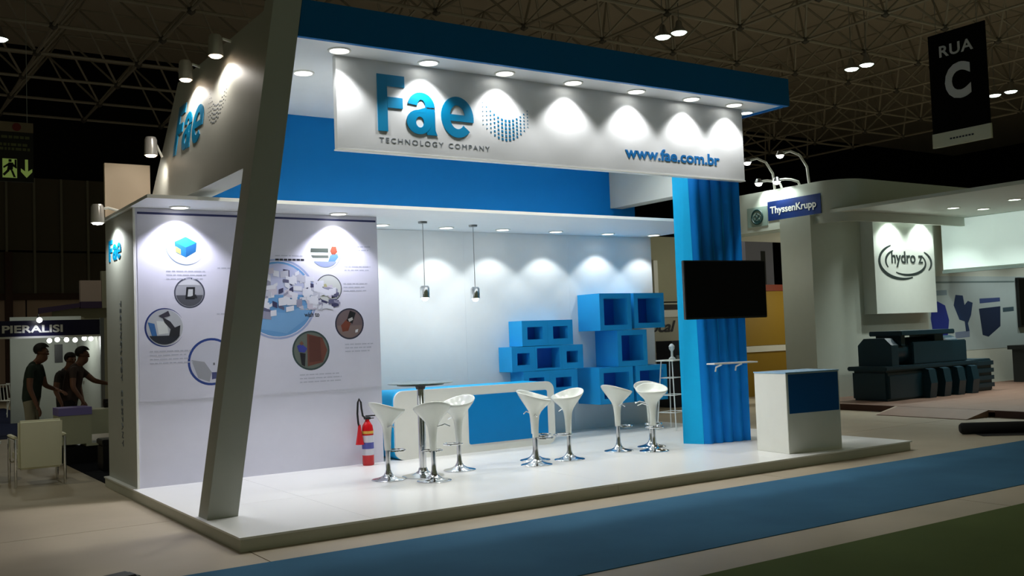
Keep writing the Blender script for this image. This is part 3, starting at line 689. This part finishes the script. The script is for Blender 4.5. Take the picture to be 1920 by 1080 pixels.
obj('soffit', bx(14.7, 20, 6.06, 8.9, 3.80, 3.86), NW, t)
obj('roof_slab', bx(14.66, 25, -1.2, 5.94, 4.06, 4.13), NW, t)
obj('name_plate', bx(14.585, 14.6, 5.75, 7.22, 4.07, 4.50), mat('sign_navy', (24, 50, 112), .4), t)
obj('emblem_plate', bx(14.585, 14.6, 7.24, 7.84, 3.98, 4.42), mat('emblem_grey_green', (150, 172, 162), .5), t)
obj('lettering', place(text_bm('ThyssenKrupp', w=1.28, bold=.02), SD((14.584, 7.15, 4.17))), WARMWHITE, t)
bm = bmesh.new()
tube(bm, [(14.58, 7.54 + .16 * math.cos(a), 4.2 + .16 * math.sin(a)) for a in [2 * PI * k / 24 for k in range(24)]], .022, 6, closed=True)
for dy in (-.06, 0, .06): tube(bm, [(14.58, 7.54 + dy + .05 * math.cos(a), 4.17 + abs(dy) * -.8 + .06 + .05 * math.sin(a)) for a in [2 * PI * k / 12 for k in range(12)]], .010, 5, closed=True)
box(bm, 14.575, 14.585, 7.44, 7.64, 4.07, 4.11); obj('round_emblem', bm, mat('emblem_green', (30, 66, 66), .5), t)
obj('light_wall_panel', bx(18.45, 18.5, 5.80, 5.94, 2.7, 4.05), NW, t)
for i, (x, y) in enumerate([(16.68, 5.38), (17.84, 5.42), (16.74, 4.07), (17.65, 3.95), (16.744, 2.74), (17.7, 2.6)]):
    d = downlight(x, y, 4.06, .12, ['back left', 'back right', 'middle left', 'middle right', 'front left', 'front right (edge of frame)'][i] + ' downlight in the soffit of the white stand on the right', 'neighbour downlights', 120 if i < 2 else 100, 125, (.92, 1, .95), LEDG, .6)
for x in (20.8, 22.8):  # unseen downlights added to brighten the wall print
    downlight(x, 4.6, 4.06, .12, 'added downlight of the right stand beyond the frame, brightening the wall print', 'added neighbour downlights', 110, 125, (.92, 1, .98), LEDG, .6)
# logo board
t = thing('logo_board', 'thick white board with a dark swirl logo on the right stand', 'sign board')
obj('board', bx(16.12, 18.33, 5.62, 5.948, 1.89, 4.04), mat('logo_board_white', (214, 220, 212), .5), t)
INK = mat('dark_green_ink', (26, 40, 38), .5)
obj('lettering', place(text_bm('hydro z', w=1.16, bold=.015), FR((16.72, 5.619, 2.93))), INK, t)
bm = bmesh.new()
def arc(cx, cz, a, b, t0, t1, w0):
    n = 28; L = []
    for k in range(n + 1):
        u = k / n; th = 2 * PI * (t0 + (t1 - t0) * u); w = w0 * math.sin(PI * (.04 + .92 * u)) ** .7 + .006
        p = Vector((cx + a * math.cos(th), cz + b * math.sin(th))); nn = Vector((math.cos(th) / a, math.sin(th) / b)).normalized()
        L.append((bm.verts.new((p.x + nn.x * w, 5.617, p.y + nn.y * w)), bm.verts.new((p.x - nn.x * w, 5.617, p.y - nn.y * w))))
    for A, B in zip(L, L[1:]): bm.faces.new((A[0], B[0], B[1], A[1]))
arc(17.12, 3.06, .83, .40, .33, .82, .035); arc(17.25, 3.03, .95, .36, -.08, .12, .03); arc(17.12, 3.06, .60, .28, .34, .58, .025)
arc(17.30, 3.02, .68, .27, -.36, .11, .026)
f_ = bmesh.ops.extrude_face_region(bm, geom=bm.faces[:])
for v in f_['geom']:
    if isinstance(v, bmesh.types.BMVert): v.co.y += .003
obj('swirl', bm, INK, t)
# light box
t = thing('light_box', 'large pale backlit panel hanging under the soffit on the right', 'light box')
obj('case', bx(18.92, 19.05, 3.2, 5.79, 2.87, 4.055), NW, t)
obj('diffuser', bx(18.9, 18.919, 3.22, 5.77, 2.89, 4.05), mat('backlit_diffuser', (222, 236, 230), .5, emit=(214, 236, 228), estr=.45), t)
obj('bottom_rail', bx(18.895, 19.055, 3.19, 5.80, 2.80, 2.869), mat('rail_grey', (120, 136, 130), .5), t)
# wall graphics
t = thing('wall_graphic', 'pale wall print with dark blue product pictures above the tanks', 'wall print')
YG = 5.949
obj('print_sheet', bx(18.5, 25, YG - .003, YG, .95, 2.75), mat('pale_green_print', (180, 196, 196), .5), t)
def blob(name, pts, rgb):
    bm = bmesh.new(); prism(bm, pts, 'y', YG - .0045, YG - .003); obj(name, bm, pm(rgb), t)
blob('tank_picture', [(18.62, 1.35), (18.55, 1.75), (18.62, 2.05), (18.85, 2.15), (19.15, 2.05), (19.28, 1.7), (19.2, 1.35), (18.95, 1.15)], (34, 52, 140))
blob('valve_picture', [(19.6, 2.3), (19.9, 2.28), (19.95, 2.05), (20.1, 2.15), (20.3, 2.1), (20.2, 1.8), (20.05, 1.6), (20.1, 1.42), (19.95, 1.40), (19.92, 1.65), (19.7, 1.7), (19.5, 2.05)], (34, 58, 96))
blob('trough_picture', [(20.55, 1.95), (21.5, 2.0), (21.45, 1.5), (20.9, 1.25), (20.65, 1.3)], (22, 42, 74))
blob('caption_bar', [(18.55, 2.28), (19.25, 2.3), (19.25, 2.42), (18.55, 2.40)], (130, 150, 160)); blob('caption_bar', [(20.6, 2.08), (21.5, 2.12), (21.5, 2.22), (20.6, 2.2)], (60, 80, 130)); blob('caption_bar', [(19.5, 1.25), (20.1, 1.27), (20.1, 1.42), (19.5, 1.40)], (120, 136, 160)); blob('caption_bar', [(18.6, 2.58), (22.2, 2.6), (22.2, 2.64), (18.6, 2.62)], (110, 130, 130))
blob('caption_bar', [(21.6, 1.85), (22.1, 1.87), (22.1, 1.98), (21.6, 1.96)], (60, 84, 96))
t = thing('wall_screen', 'black wall screen at the right edge of the frame', 'screen'); obj('case', bx(22.25, 23.6, 5.87, 5.945, 1.45, 2.72), BLACK, t); obj('screen', bx(22.3, 23.55, 5.865, 5.869, 1.5, 2.67), SCREEN, t)
t = thing('dark_table', 'dark table standing by the wall at the right edge', 'table', (22.2, 5.2, .12))
obj('table_top', bx(-1.1, 1.1, -.4, .4, .80, .90), mat('dark_table', (22, 28, 28), .5), t)
for x in (-.98, .8): obj('side_leg', bx(x, x + .2, -.35, .35, 0, .798), mat('dark_table', (22, 28, 28), .5), t)
# dark green-blue tanks
TK = mat('dark_teal_plastic', (22, 56, 70), .35)
t = thing('ribbed_tank', 'large dark teal ribbed tank model on the wooden platform', 'tank', (16.1, 4.75, .12))
obj('body', bx(-1.55, 1.5, -.42, .42, .001, .60, bev=.04), TK, t)
obj('rim', bx(-1.62, 1.58, -.47, .47, .601, .69, bev=.02), TK, t)
for k in range(4):
    bm = bmesh.new(); prism(bm, [(-.55, 0), (-.40, 0), (-.40, .62), (-.55, .58), (-.60, .3)], 'x', -.35 + .5 * k, -.12 + .5 * k); obj('rib', bm, TK, t)
bm = bmesh.new(); prism(bm, [(-1.5, .05), (-.9, .05), (-.6, .5), (-1.5, .5)], 'y', -.46, -.42); obj('slanted_plate', bm, TK, t)
t = thing('drum_filter', 'dark teal drum filter unit on top of the ribbed tank', 'filter unit', (16.1, 4.75, .812))
bm = bmesh.new(); tube(bm, [(-1.25, 0, .28), (1.25, 0, .28)], .28, 20); obj('drum', bm, TK, t, smooth=True)
obj('side_box', bx(-.55, 1.35, -.36, .30, .001, .46, bev=.02), TK, t)
bm = bmesh.new(); prism(bm, [(-.4, 0), (.4, 0), (.4, .42), (.25, .56), (-.25, .56), (-.4, .42)], 'x', -1.32, -1.1); obj('end_plate', bm, TK, t)
obj('lid', bx(-1.0, .85, -.42, .36, .60, .70, bev=.015), TK, t)
obj('lid_support', bx(-.85, -.72, -.3, .3, .4, .60), TK, t); obj('lid_support', bx(.3, .6, -.3, .3, .4, .60), TK, t)
t = thing('slatted_tank', 'small slatted dark tank at the right end of the ribbed tank', 'tank', (18.05, 4.8, .12))
obj('body', bx(-.34, .38, -.36, .36, .001, .70, bev=.02), TK, t)
for k in range(4): obj('slat', bx(-.34, .40, -.40, -.36, .08 + .16 * k, .17 + .16 * k), TK, t)
# lamps on arms over the name plate
for i, (y, h, out, lit, lb) in enumerate([(7.05, .74, .72, 20, 'taller left gooseneck lamp above the name plate'), (6.09, .74, .72, 20, 'taller right gooseneck lamp above the name plate'), (6.85, .20, .62, 26, 'short glowing lamp left above the name plate'), (6.35, .16, .60, 26, 'short glowing lamp right above the name plate')]):
    t = thing('gooseneck_lamp', lb, 'lamp', (14.66, y, 4.761), 0, 'gooseneck lamps over the name plate')
    bm = bmesh.new(); tube(bm, [(0, 0, 0), (-.02, .02, h * .5), (-.12, .12, h * .85), (-.3 * out, .4 * out, h), (-.42 * out, .62 * out, h * .97)], .028, 8); obj('neck', bm, WARMWHITE, t, smooth=True)
    bm = bmesh.new(); lathe(bm, [(0, .08), (.05, .07), (.10, -.03), (.09, -.03), (0, .02)], 14, (-.45 * out, .67 * out, h * .95)); obj('lamp_shade', bm, STEEL, t, smooth=True)
    bm = bmesh.new(); lathe(bm, [(0, -.10), (.06, -.08), (.085, -.03), (0, -.02)], 12, (-.45 * out, .67 * out, h * .95)); obj('bulb', bm, LED, t, smooth=True)
    spot(t, (-.45 * out, .67 * out, h * .95 - .13), lit, 120, .6, (.9, 1, .95), (.4, -.3, -1))
# black roll on the floor
t = thing('carpet_roll', 'black rolled carpet lying on the concrete floor at the right', 'carpet roll', (11.05, .58, .086), math.radians(-39.5))
bm = bmesh.new(); tube(bm, [(0, 0, 0), (.03, 0, 0), (1.4, 0, 0), (1.43, 0, 0)], [.06, .084, .084, .06], 18); obj('roll', bm, mat('black_felt', (10, 11, 12), .9), t, smooth=True)
bm = bmesh.new(); box(bm, .2, 1.35, -.35, -.02, -.083, -.078); obj('loose_flap', bm, mat('black_felt', (10, 11, 12), .9), t)
# street sign banner
t = thing('street_sign_banner', 'hanging black banner sign reading the street letter in white', 'hanging sign')
SIGNB = mat('sign_black', (6, 6, 7), .8, spec=.1); SIGNT = mat('sign_pale', (206, 206, 204), .6)
obj('banner_sheet', bx(14.0, 14.03, 1.55, 2.66, 5.10, 6.95), SIGNB, t)
obj('foot_strip', bx(13.99, 14.04, 1.54, 2.67, 4.86, 5.12), mat('sign_cream', (214, 214, 190), .6), t)
obj('lettering', place(text_bm('RUA', w=.66, h=.21, bold=.02, spacing=1.1), SD((13.998, 2.44, 6.50))), SIGNT, t)
obj('letter', place(text_bm('C', w=.50, h=.66, bold=.045), SD((13.998, 2.36, 5.68))), SIGNT, t)
bm = bmesh.new()
for k in range(8): box(bm, 13.986, 13.99, 1.86 + .06 * k, 1.90 + .06 * k, 4.97, 5.0)
obj('fine_print', bm, DARKT, t)['kind'] = 'stuff'
for y in (1.7, 2.5):
    bm = bmesh.new(); tube(bm, [(14.015, y, 6.95), (14.015, y, 10.1)], .006, 4); obj('cable', bm, STEEL, t)

# ------------------------------------------------------------------ exit sign
t = thing('exit_sign', 'hanging dark exit sign with glowing green runner and arrow', 'exit sign')
EG = mat('glow_green', (150, 170, 90), .6, emit=(140, 166, 84), estr=.30); EX = mat('exit_board', (22, 24, 16), .7)
obj('board', bx(-1.2, .2, 12.0, 12.03, 4.86, 5.78), EX, t)
obj('head_strip', bx(-1.2, .2, 11.99, 12.03, 5.785, 5.965), mat('head_strip_grey', (128, 114, 92), .6), t)
bm = bmesh.new(); lathe(bm, [(0, 0), (.075, 0), (.075, .01), (0, .01)], 14); obj('round_mark', place(bm, FR((-.08, 11.99, 5.875))), mat('dark_red_mark', (120, 30, 34), .6), t)
bm = bmesh.new(); rnd = random.Random(3)
for z in (5.66, 5.52, 5.44):
    x = -1.1
    while x < .1:
        l = rnd.uniform(.03, .1); box(bm, x, min(x + l, .14), 11.995, 12.0, z, z + .05); x += l + .02
obj('fine_print', bm, mat('dim_green', (96, 102, 62), .6), t)['kind'] = 'stuff'
obj('pictogram_panel', bx(-.32, -.08, 11.995, 12.0, 4.93, 5.28), EG, t)
bm = bmesh.new()
for P in ([(-.22, 5.22), (-.17, 5.22), (-.17, 5.27), (-.22, 5.27)], [(-.25, 5.06), (-.15, 5.08), (-.14, 5.21), (-.22, 5.21)], [(-.24, 5.08), (-.20, 5.06), (-.29, 4.96), (-.32, 4.99)], [(-.19, 5.08), (-.15, 5.07), (-.10, 4.94), (-.14, 4.94)], [(-.22, 5.2), (-.20, 5.17), (-.30, 5.10), (-.31, 5.13)], [(-.14, 5.19), (-.15, 5.14), (-.09, 5.10), (-.08, 5.13)], [(-.12, 5.27), (-.085, 5.27), (-.085, 5.1), (-.12, 5.16)]):
    prism(bm, P, 'y', 11.99, 11.995)
obj('running_figure', bm, EX, t)
bm = bmesh.new(); prism(bm, [(.055, 5.28), (.105, 5.28), (.105, 5.06), (.175, 5.11), (.175, 5.05), (.08, 4.94), (-.015, 5.05), (-.015, 5.11), (.055, 5.06)], 'y', 11.995, 12.0); obj('down_arrow', bm, EG, t)
bm = bmesh.new(); tube(bm, [(.1, 12.015, 5.965), (.1, 12.015, 10.1)], .006, 4); obj('cable', bm, STEEL, t)

# ------------------------------------------------------------------ booth with dark blue fascia at the left, far boxes
t = thing('far_booth', 'far booth with dark blue name fascia and row of small lamps', 'exhibition stand')
obj('fascia', bx(-3.5, 2.10, 16.0, 16.1, 2.075, 2.42), mat('night_blue', (22, 20, 62), .4), t)
obj('white_edge', bx(-3.5, 2.10, 15.99, 16.1, 2.03, 2.074), WARMWHITE, t)
obj('lettering', place(text_bm('PIERALISI', w=1.22, h=.17, bold=.03), FR((.10, 15.995, 2.15))), WARMWHITE, t)
obj('back_wall', bx(.62, 2.25, 19.0, 19.1, .0065, 2.6), mat('booth_wall_white', (176, 180, 170), .6), t)
obj('side_wall', bx(2.14, 2.2, 16.1, 19.0, .0065, 2.42), mat('booth_wall_white', (176, 180, 170), .6), t)
obj('post', bx(2.11, 2.19, 15.98, 16.06, 0, 2.45), STEEL, t)
obj('dark_panel', bx(1.62, 1.80, 18.95, 18.99, 1.45, 1.9), BLACK, t)
for k, (x, z) in enumerate([(1.12, 1.97), (1.30, 1.99), (1.48, 1.98), (1.68, 1.97), (1.86, 2.0), (2.02, 1.99)]):
    bm = bmesh.new(); bmesh.ops.create_icosphere(bm, subdivisions=2, radius=.055, matrix=Matrix.Translation((x, 16.5 + .1 * (k % 2), z))); obj('lamp_bulb', bm, LED, t)
bm = bmesh.new(); bmesh.ops.create_icosphere(bm, subdivisions=2, radius=.06, matrix=Matrix.Translation((.81, 15.75, 2.42))); obj('lamp_bulb', bm, LED, t)
bm = bmesh.new(); tube(bm, [(.81, 15.75, 2.44), (.81, 15.9, 2.55), (.81, 16.05, 2.42)], .012, 5); obj('lamp_arm', bm, STEEL, t)
spot(t, (.81, 15.70, 2.36), 8, 120, .5, (.85, .88, 1), (0, .5, -1))
pointl(t, (1.5, 17.2, 1.95), 26, (.95, 1, .95), .2)
t = thing('far_box_stand', 'far pale stand box with purple stripe above the blue fascia', 'exhibition stand')
obj('low_board', bx(2.4, 5.2, 24.2, 24.3, 0, 3.02), mat('greenish_board', (140, 138, 118), .7), t)
obj('tall_board', bx(3.15, 3.75, 24.0, 24.19, 3.2, 3.84), mat('pinkish_board', (160, 142, 132), .7), t)
obj('purple_stripe', bx(3.15, 3.75, 23.98, 24.19, 3.0, 3.199), mat('purple_stripe', (52, 34, 66), .6), t)
bm = bmesh.new(); prism(bm, [(2.0, 2.85), (3.14, 3.03), (3.14, 3.16), (2.0, 3.02)], 'y', 24.0, 24.15); obj('slanted_stripe', bm, mat('purple_stripe', (52, 34, 66), .6), t)
obj('end_board', bx(3.76, 5.2, 24.0, 24.19, 3.0, 4.13), mat('greenish_board', (140, 138, 118), .7), t)

# white armchair seen from behind
def armchair(x, y, z, label, rz=0):
    t = thing('armchair', label, 'armchair', (x, y, z), rz)
    L = mat('cream_leather', (240, 236, 206), .45, bump=.1)
    bm = bmesh.new(); hexa(bm, [(-.255, .02, .22), (.255, .02, .22), (.255, .14, .22), (-.255, .14, .22), (-.26, -.03, .845), (.26, -.03, .845), (.26, .06, .845), (-.26, .06, .845)])
    bmesh.ops.bevel(bm, geom=bm.edges[:], offset=.025, segments=3, affect='EDGES'); obj('backrest', bm, L, t, smooth=True)
    obj('seat_cushion', bx(-.25, .25, .13, .66, .30, .44, bev=.03), L, t, smooth=True)
    for s in (-1, 1):
        bm = bmesh.new(); tube(bm, [(s * .29, .02, 0), (s * .29, .02, .60), (s * .29, .62, .60), (s * .29, .62, 0)], .017, 8); obj('side_frame', bm, CHROME, t, smooth=True)
        obj('armrest', bx(s * .29 - .03, s * .29 + .03, .06, .58, .618, .648, bev=.01), L, t)
    bm = bmesh.new(); tube(bm, [(-.29, .08, .24), (.29, .08, .24)], .014, 6); tube(bm, [(-.29, .6, .28), (.29, .6, .28)], .014, 6); obj('cross_bar', bm, CHROME, t)
armchair(-.63, 5.93, 0, 'cream leather armchair with chrome frame seen from behind at the left')
t = thing('low_table', 'low pale oval table with dark leg at the left edge', 'table', (-1.80, 7.1, 0))
bm = bmesh.new(); prism(bm, [(.85 * math.cos(a), .62 * math.sin(a)) for a in [2 * PI * k / 40 for k in range(40)]], 'z', .49, .52); obj('table_top', bm, WARMWHITE, t)
bm = bmesh.new(); prism(bm, [(.78 * math.cos(a), .56 * math.sin(a)) for a in [2 * PI * k / 40 for k in range(40)]], 'z', .41, .489); obj('apron', bm, BLACK, t)
for sx, sy in ((.58, -.28), (.58, .28), (-.58, -.28), (-.58, .28)): obj('leg', bx(sx - .025, sx + .025, sy - .025, sy + .025, 0, .42), BLACK, t)
# meeting counter where the people stand
t = thing('meeting_counter', 'white counter with lilac band beside the standing people', 'counter', (.27, 8.1, .006))
obj('body', bx(-.33, .13, 0, .5, .30, .735), mat('counter_cream', (196, 196, 164), .5), t)
obj('lilac_band', bx(-.335, .135, -.01, .5, .736, .85), mat('lilac_band', (136, 124, 190), .5), t)
obj('side_body', bx(.131, .72, .03, .5, .43, .80), mat('counter_cream', (196, 196, 164), .5), t)
obj('low_shelf', bx(.05, .72, .0, .5, .26, .30), mat('counter_cream', (196, 196, 164), .5), t)
obj('plinth', bx(-.3, .7, .06, .46, 0, .26), BLACK, t)
t = thing('machine_part', 'dark metal machine part lying on the counter by the cabin wall', 'machine part', (.80, 8.35, .807))
bm = bmesh.new(); tube(bm, [(-.17, 0, .075), (.2, 0, .075)], .07, 12); obj('shaft', bm, mat('dark_steel', (50, 48, 46), .4, .7), t, smooth=True)
bm = bmesh.new(); tube(bm, [(.02, 0, .09), (.10, 0, .09)], .085, 14); obj('collar', bm, STEEL, t, smooth=True)
t = thing('dark_stand_in_box', 'added black box standing in for chairs and tables in the dark behind the cabin', 'case', (.55, 7.0, .006))  # black box added in place of chairs and tables lost in the dark
obj('body', bx(-.25, .35, -.2, .2, 0, .36, bev=.015), BLACK, t); obj('lid', bx(-.26, .36, -.21, .21, .361, .44, bev=.012), BLACK, t)
obj('latch', bx(-.02, .04, -.218, -.211, .32, .39), STEEL, t)
# far white wire chairs
def wire_chair(x, y, rz, label):
    t = thing('wire_chair', label, 'chair', (x, y, .010), rz, 'far white wire chairs')
    bm = bmesh.new(); box(bm, -.21, .21, -.2, .2, .43, .45); obj('seat', bm, WARMWHITE, t)
    bm = bmesh.new()
    for k in range(5): tube(bm, [(-.2 + .1 * k, .2, .45), (-.18 + .09 * k, .26, .86)], .012, 5)
    tube(bm, [(-.2, .26, .86), (.2, .26, .86)], .014, 5); obj('backrest', bm, WIRE, t)
    for sx in (-1, 1):
        for sy in (-1, 1):
            bm = bmesh.new(); tube(bm, [(sx * .17, sy * .16, .43), (sx * .23, sy * .23, 0)], .014, 5); obj('leg', bm, WIRE, t)
wire_chair(.95, 22.0, .5, 'nearer white wire chair far off at the left edge'); wire_chair(1.35, 23.2, 2.2, 'farther white wire chair far off at the left edge')
# black bag corner on the floor in the foreground
t = thing('black_bag', 'black flat bag corner on the floor at the bottom edge', 'bag', (-1.16, -.385, .0065), math.radians(8))
bm = bmesh.new(); hexa(bm, [(-.3, -.12, 0), (.28, -.12, 0), (.28, .12, 0), (-.3, .12, 0), (-.26, -.1, .03), (.24, -.1, .05), (.22, .1, .05), (-.26, .1, .03)])
bmesh.ops.bevel(bm, geom=bm.edges[:], offset=.02, segments=2, affect='EDGES'); obj('body', bm, BLACK, t, smooth=True)
bm = bmesh.new(); tube(bm, [(-.1, -.1, .035), (-.05, -.17, .04), (.08, -.17, .04), (.13, -.1, .04)], .012, 6); obj('handle', bm, BLACK, t)

# ------------------------------------------------------------------ people
SKIN = mat('skin', (124, 84, 64), .5); HAIR = mat('dark_hair', (16, 13, 12), .7); EYE = mat('eye_dark', (12, 10, 10), .2)
def person(name_label, loc, rz, shirt, trousers, lean, arms, H=1.8, look=.35, sleeve=.0, badge=False):
    """figure facing local +X; joints in metres for a 1.8 m body; arms: list of (elbow, hand) per side offset from the shoulder"""
    root = thing('person', name_label, 'person', loc, rz); root.scale = (H / 1.8,) * 3
    V = []; E = []; R = []; B = []
    def add(p, r): V.append(Vector(p)); R.append(r); return len(V) - 1
    def link(a, b, m): E.append((a, b)); B.append((a, b, m))
    SH, TR, SK, SO = 0, 1, 2, 3
    pel = add((0, 0, .95), (.135, .165)); ch0 = add((.03 * lean, 0, 1.12), (.125, .155)); ch = add((.12 * lean, 0, 1.30), (.125, .17)); ch2 = add((.20 * lean, 0, 1.43), (.095, .15))
    link(pel, ch0, SH); link(ch0, ch, SH); link(ch, ch2, SH)
    nk = add((.24 * lean + .01, 0, 1.51), (.055, .055)); link(ch2, nk, SK)
    hx = .24 * lean + .035 + .05 * look
    h1 = add((hx, 0, 1.60), (.075, .066)); h2 = add((hx + .0, 0, 1.69), (.095, .076)); h3 = add((hx - .01, 0, 1.765), (.062, .056))
    link(nk, h1, SK); link(h1, h2, SK); link(h2, h3, SK)
    nose = add((hx + .105, 0, 1.645 - .02 * look), (.013, .012)); link(h2, nose, SK)
    chin = add((hx + .06 + .01 * look, 0, 1.565 - .02 * look), (.028, .026)); link(h1, chin, SK)
    for s in (-1, 1):
        ear = add((hx - .005, s * .082, 1.655), (.016, .008)); link(h2, ear, SK)
        hip = add((0, s * .095, .90), (.092, .092)); kn = add((.02, s * .10, .50), (.062, .062)); an = add((-.02, s * .105, .10), (.045, .045)); toe = add((.13, s * .12, .045), (.038, .045))
        link(pel, hip, TR); link(hip, kn, TR); link(kn, an, TR); link(an, toe, SO)
        sh = add((.19 * lean, s * .195, 1.43), (.062, .062)); el_d, ha_d = arms[0 if s < 0 else 1]
        el = add(V[sh] + Vector(el_d), (.046, .046)); wr = add(V[sh] + Vector(ha_d), (.029, .029)); link(ch2, sh, SH)
        if sleeve > .5: link(sh, el, SH); link(el, wr, SH)
        else:
            mid = add((V[sh] + V[el]) / 2, (.056, .056)); link(sh, mid, SH); link(mid, el, SK); link(el, wr, SK)
        d = (V[wr] - V[el]).normalized(); side = d.cross(Vector((0, 0, 1)) if abs(d.z) < .9 else Vector((1, 0, 0))).normalized(); nn = side.cross(d)
        palm = add(V[wr] + d * .07, (.030, .022)); link(wr, palm, SK)
        for k in range(4):
            o_ = side * (.024 * (k - 1.5) / 1.0); L_ = (.062, .075, .078, .066)[k]
            k1 = add(V[palm] + d * .035 + o_, (.0095, .0095)); k2 = add(V[k1] + d * L_ * .5 + nn * -.008, (.0085, .0085)); k3 = add(V[k2] + d * L_ * .4 + nn * -.022, (.0075, .0075))
            link(palm, k1, SK); link(k1, k2, SK); link(k2, k3, SK)
        t1 = add(V[wr] + d * .035 + side * .032, (.012, .012)); t2 = add(V[t1] + d * .035 + side * .02 - nn * .01, (.010, .010)); link(wr, t1, SK); link(t1, t2, SK)
    me = bpy.data.meshes.new('body'); me.from_pydata([tuple(v) for v in V], E, []); ob = bpy.data.objects.new('body', me); COL.objects.link(ob)
    sk = ob.modifiers.new('s', 'SKIN'); sk.use_smooth_shade = True
    for i, d in enumerate(me.skin_vertices[0].data):
        d.radius = R[i] if isinstance(R[i], tuple) else (R[i], R[i]); d.use_root = (i == 0)
    sub = ob.modifiers.new('u', 'SUBSURF'); sub.levels = 1; sub.render_levels = 1
    dg = bpy.context.evaluated_depsgraph_get(); m2 = bpy.data.meshes.new_from_object(ob.evaluated_get(dg)); bpy.data.objects.remove(ob); bpy.data.meshes.remove(me)
    m2.materials.clear()
    for mm in (shirt, trousers, SKIN, BLACK): m2.materials.append(mm)
    for p in m2.polygons:
        c = p.center; best = None
        for a, b, mi in B:
            A, Bv = V[a], V[b]; ab = Bv - A; u = max(0, min(1, (c - A).dot(ab) / max(1e-9, ab.length_squared)))
            ra, rb = R[a][0], R[b][0]; dist = (c - (A + ab * u)).length - (ra + (rb - ra) * u)
            if best is None or dist < best[0]: best = (dist, mi)
        mi = best[1]
        if mi in (0, 1): mi = (0 if c.z > .93 else 1)
        p.material_index = mi; p.use_smooth = True
    q = bpy.data.objects.new('body', m2); COL.objects.link(q); q.parent = root
    bm = bmesh.new(); bmesh.ops.create_uvsphere(bm, u_segments=20, v_segments=12, radius=1)
    for v in bm.verts:
        x, y, z = v.co
        v.co = Vector((x * .118 - .012, y * .098, z * .102))
    bmesh.ops.delete(bm, geom=[v for v in bm.verts if v.co.z < (.02 if v.co.x > .045 else -.03 if v.co.x > -.02 else -.088)], context='VERTS')
    obj('hair', bm, HAIR, root, loc=(hx, 0, 1.715), smooth=True)
    for s in (-1, 1):
        bm = bmesh.new(); bmesh.ops.create_icosphere(bm, subdivisions=1, radius=.010, matrix=Matrix.Translation((hx + .082, s * .030, 1.675))); obj('eye', bm, EYE, root)
    bm = bmesh.new(); box(bm, hx + .079, hx + .088, -.022, .022, 1.595, 1.602); obj('mouth', bm, mat('lip', (110, 62, 54), .5), root)
    obj('belt', bx(-.128, .128, -.145, .145, .915, .945, bev=.01), BLACK, root) if badge is None else None
    if badge: obj('name_badge', bx(.14 + .17 * lean, .146 + .17 * lean, -.12, -.05, 1.19, 1.24), WARMWHITE, root)
    return root
GREENS = mat('dark_green_shirt', (24, 42, 30), .8); BROWNS = mat('brown_shirt', (62, 46, 40), .8); BEIGET = mat('beige_trousers', (150, 144, 124), .8); DARKTR = mat('dark_trousers', (26, 24, 26), .8); GREYS = mat('dark_grey_shirt', (50, 44, 42), .8)
person('person in dark green shirt and beige trousers looking down, hands in front', (-.30, 9.05, .006), math.radians(-28), GREENS, BEIGET, .35, [((.0, -.05, -.30), (.10, -.03, -.56)), ((.05, .05, -.28), (.28, -.04, -.36))], H=1.84, look=1.0)
person('person in brown shirt with a name badge, arm reaching right', (.28, 9.15, .006), math.radians(-25), BROWNS, DARKTR, .55, [((.02, -.10, -.28), (.16, -.06, -.5)), ((.20, .08, -.20), (.45, .02, -.26))], H=1.77, look=.9, badge=True)
person('person mostly hidden behind the one in the brown shirt', (.33, 9.85, .006), math.radians(-60), GREYS, DARKTR, .3, [((.0, -.06, -.29), (.12, -.03, -.52)), ((.0, .06, -.29), (.12, .03, -.52))], H=1.68, look=.8)
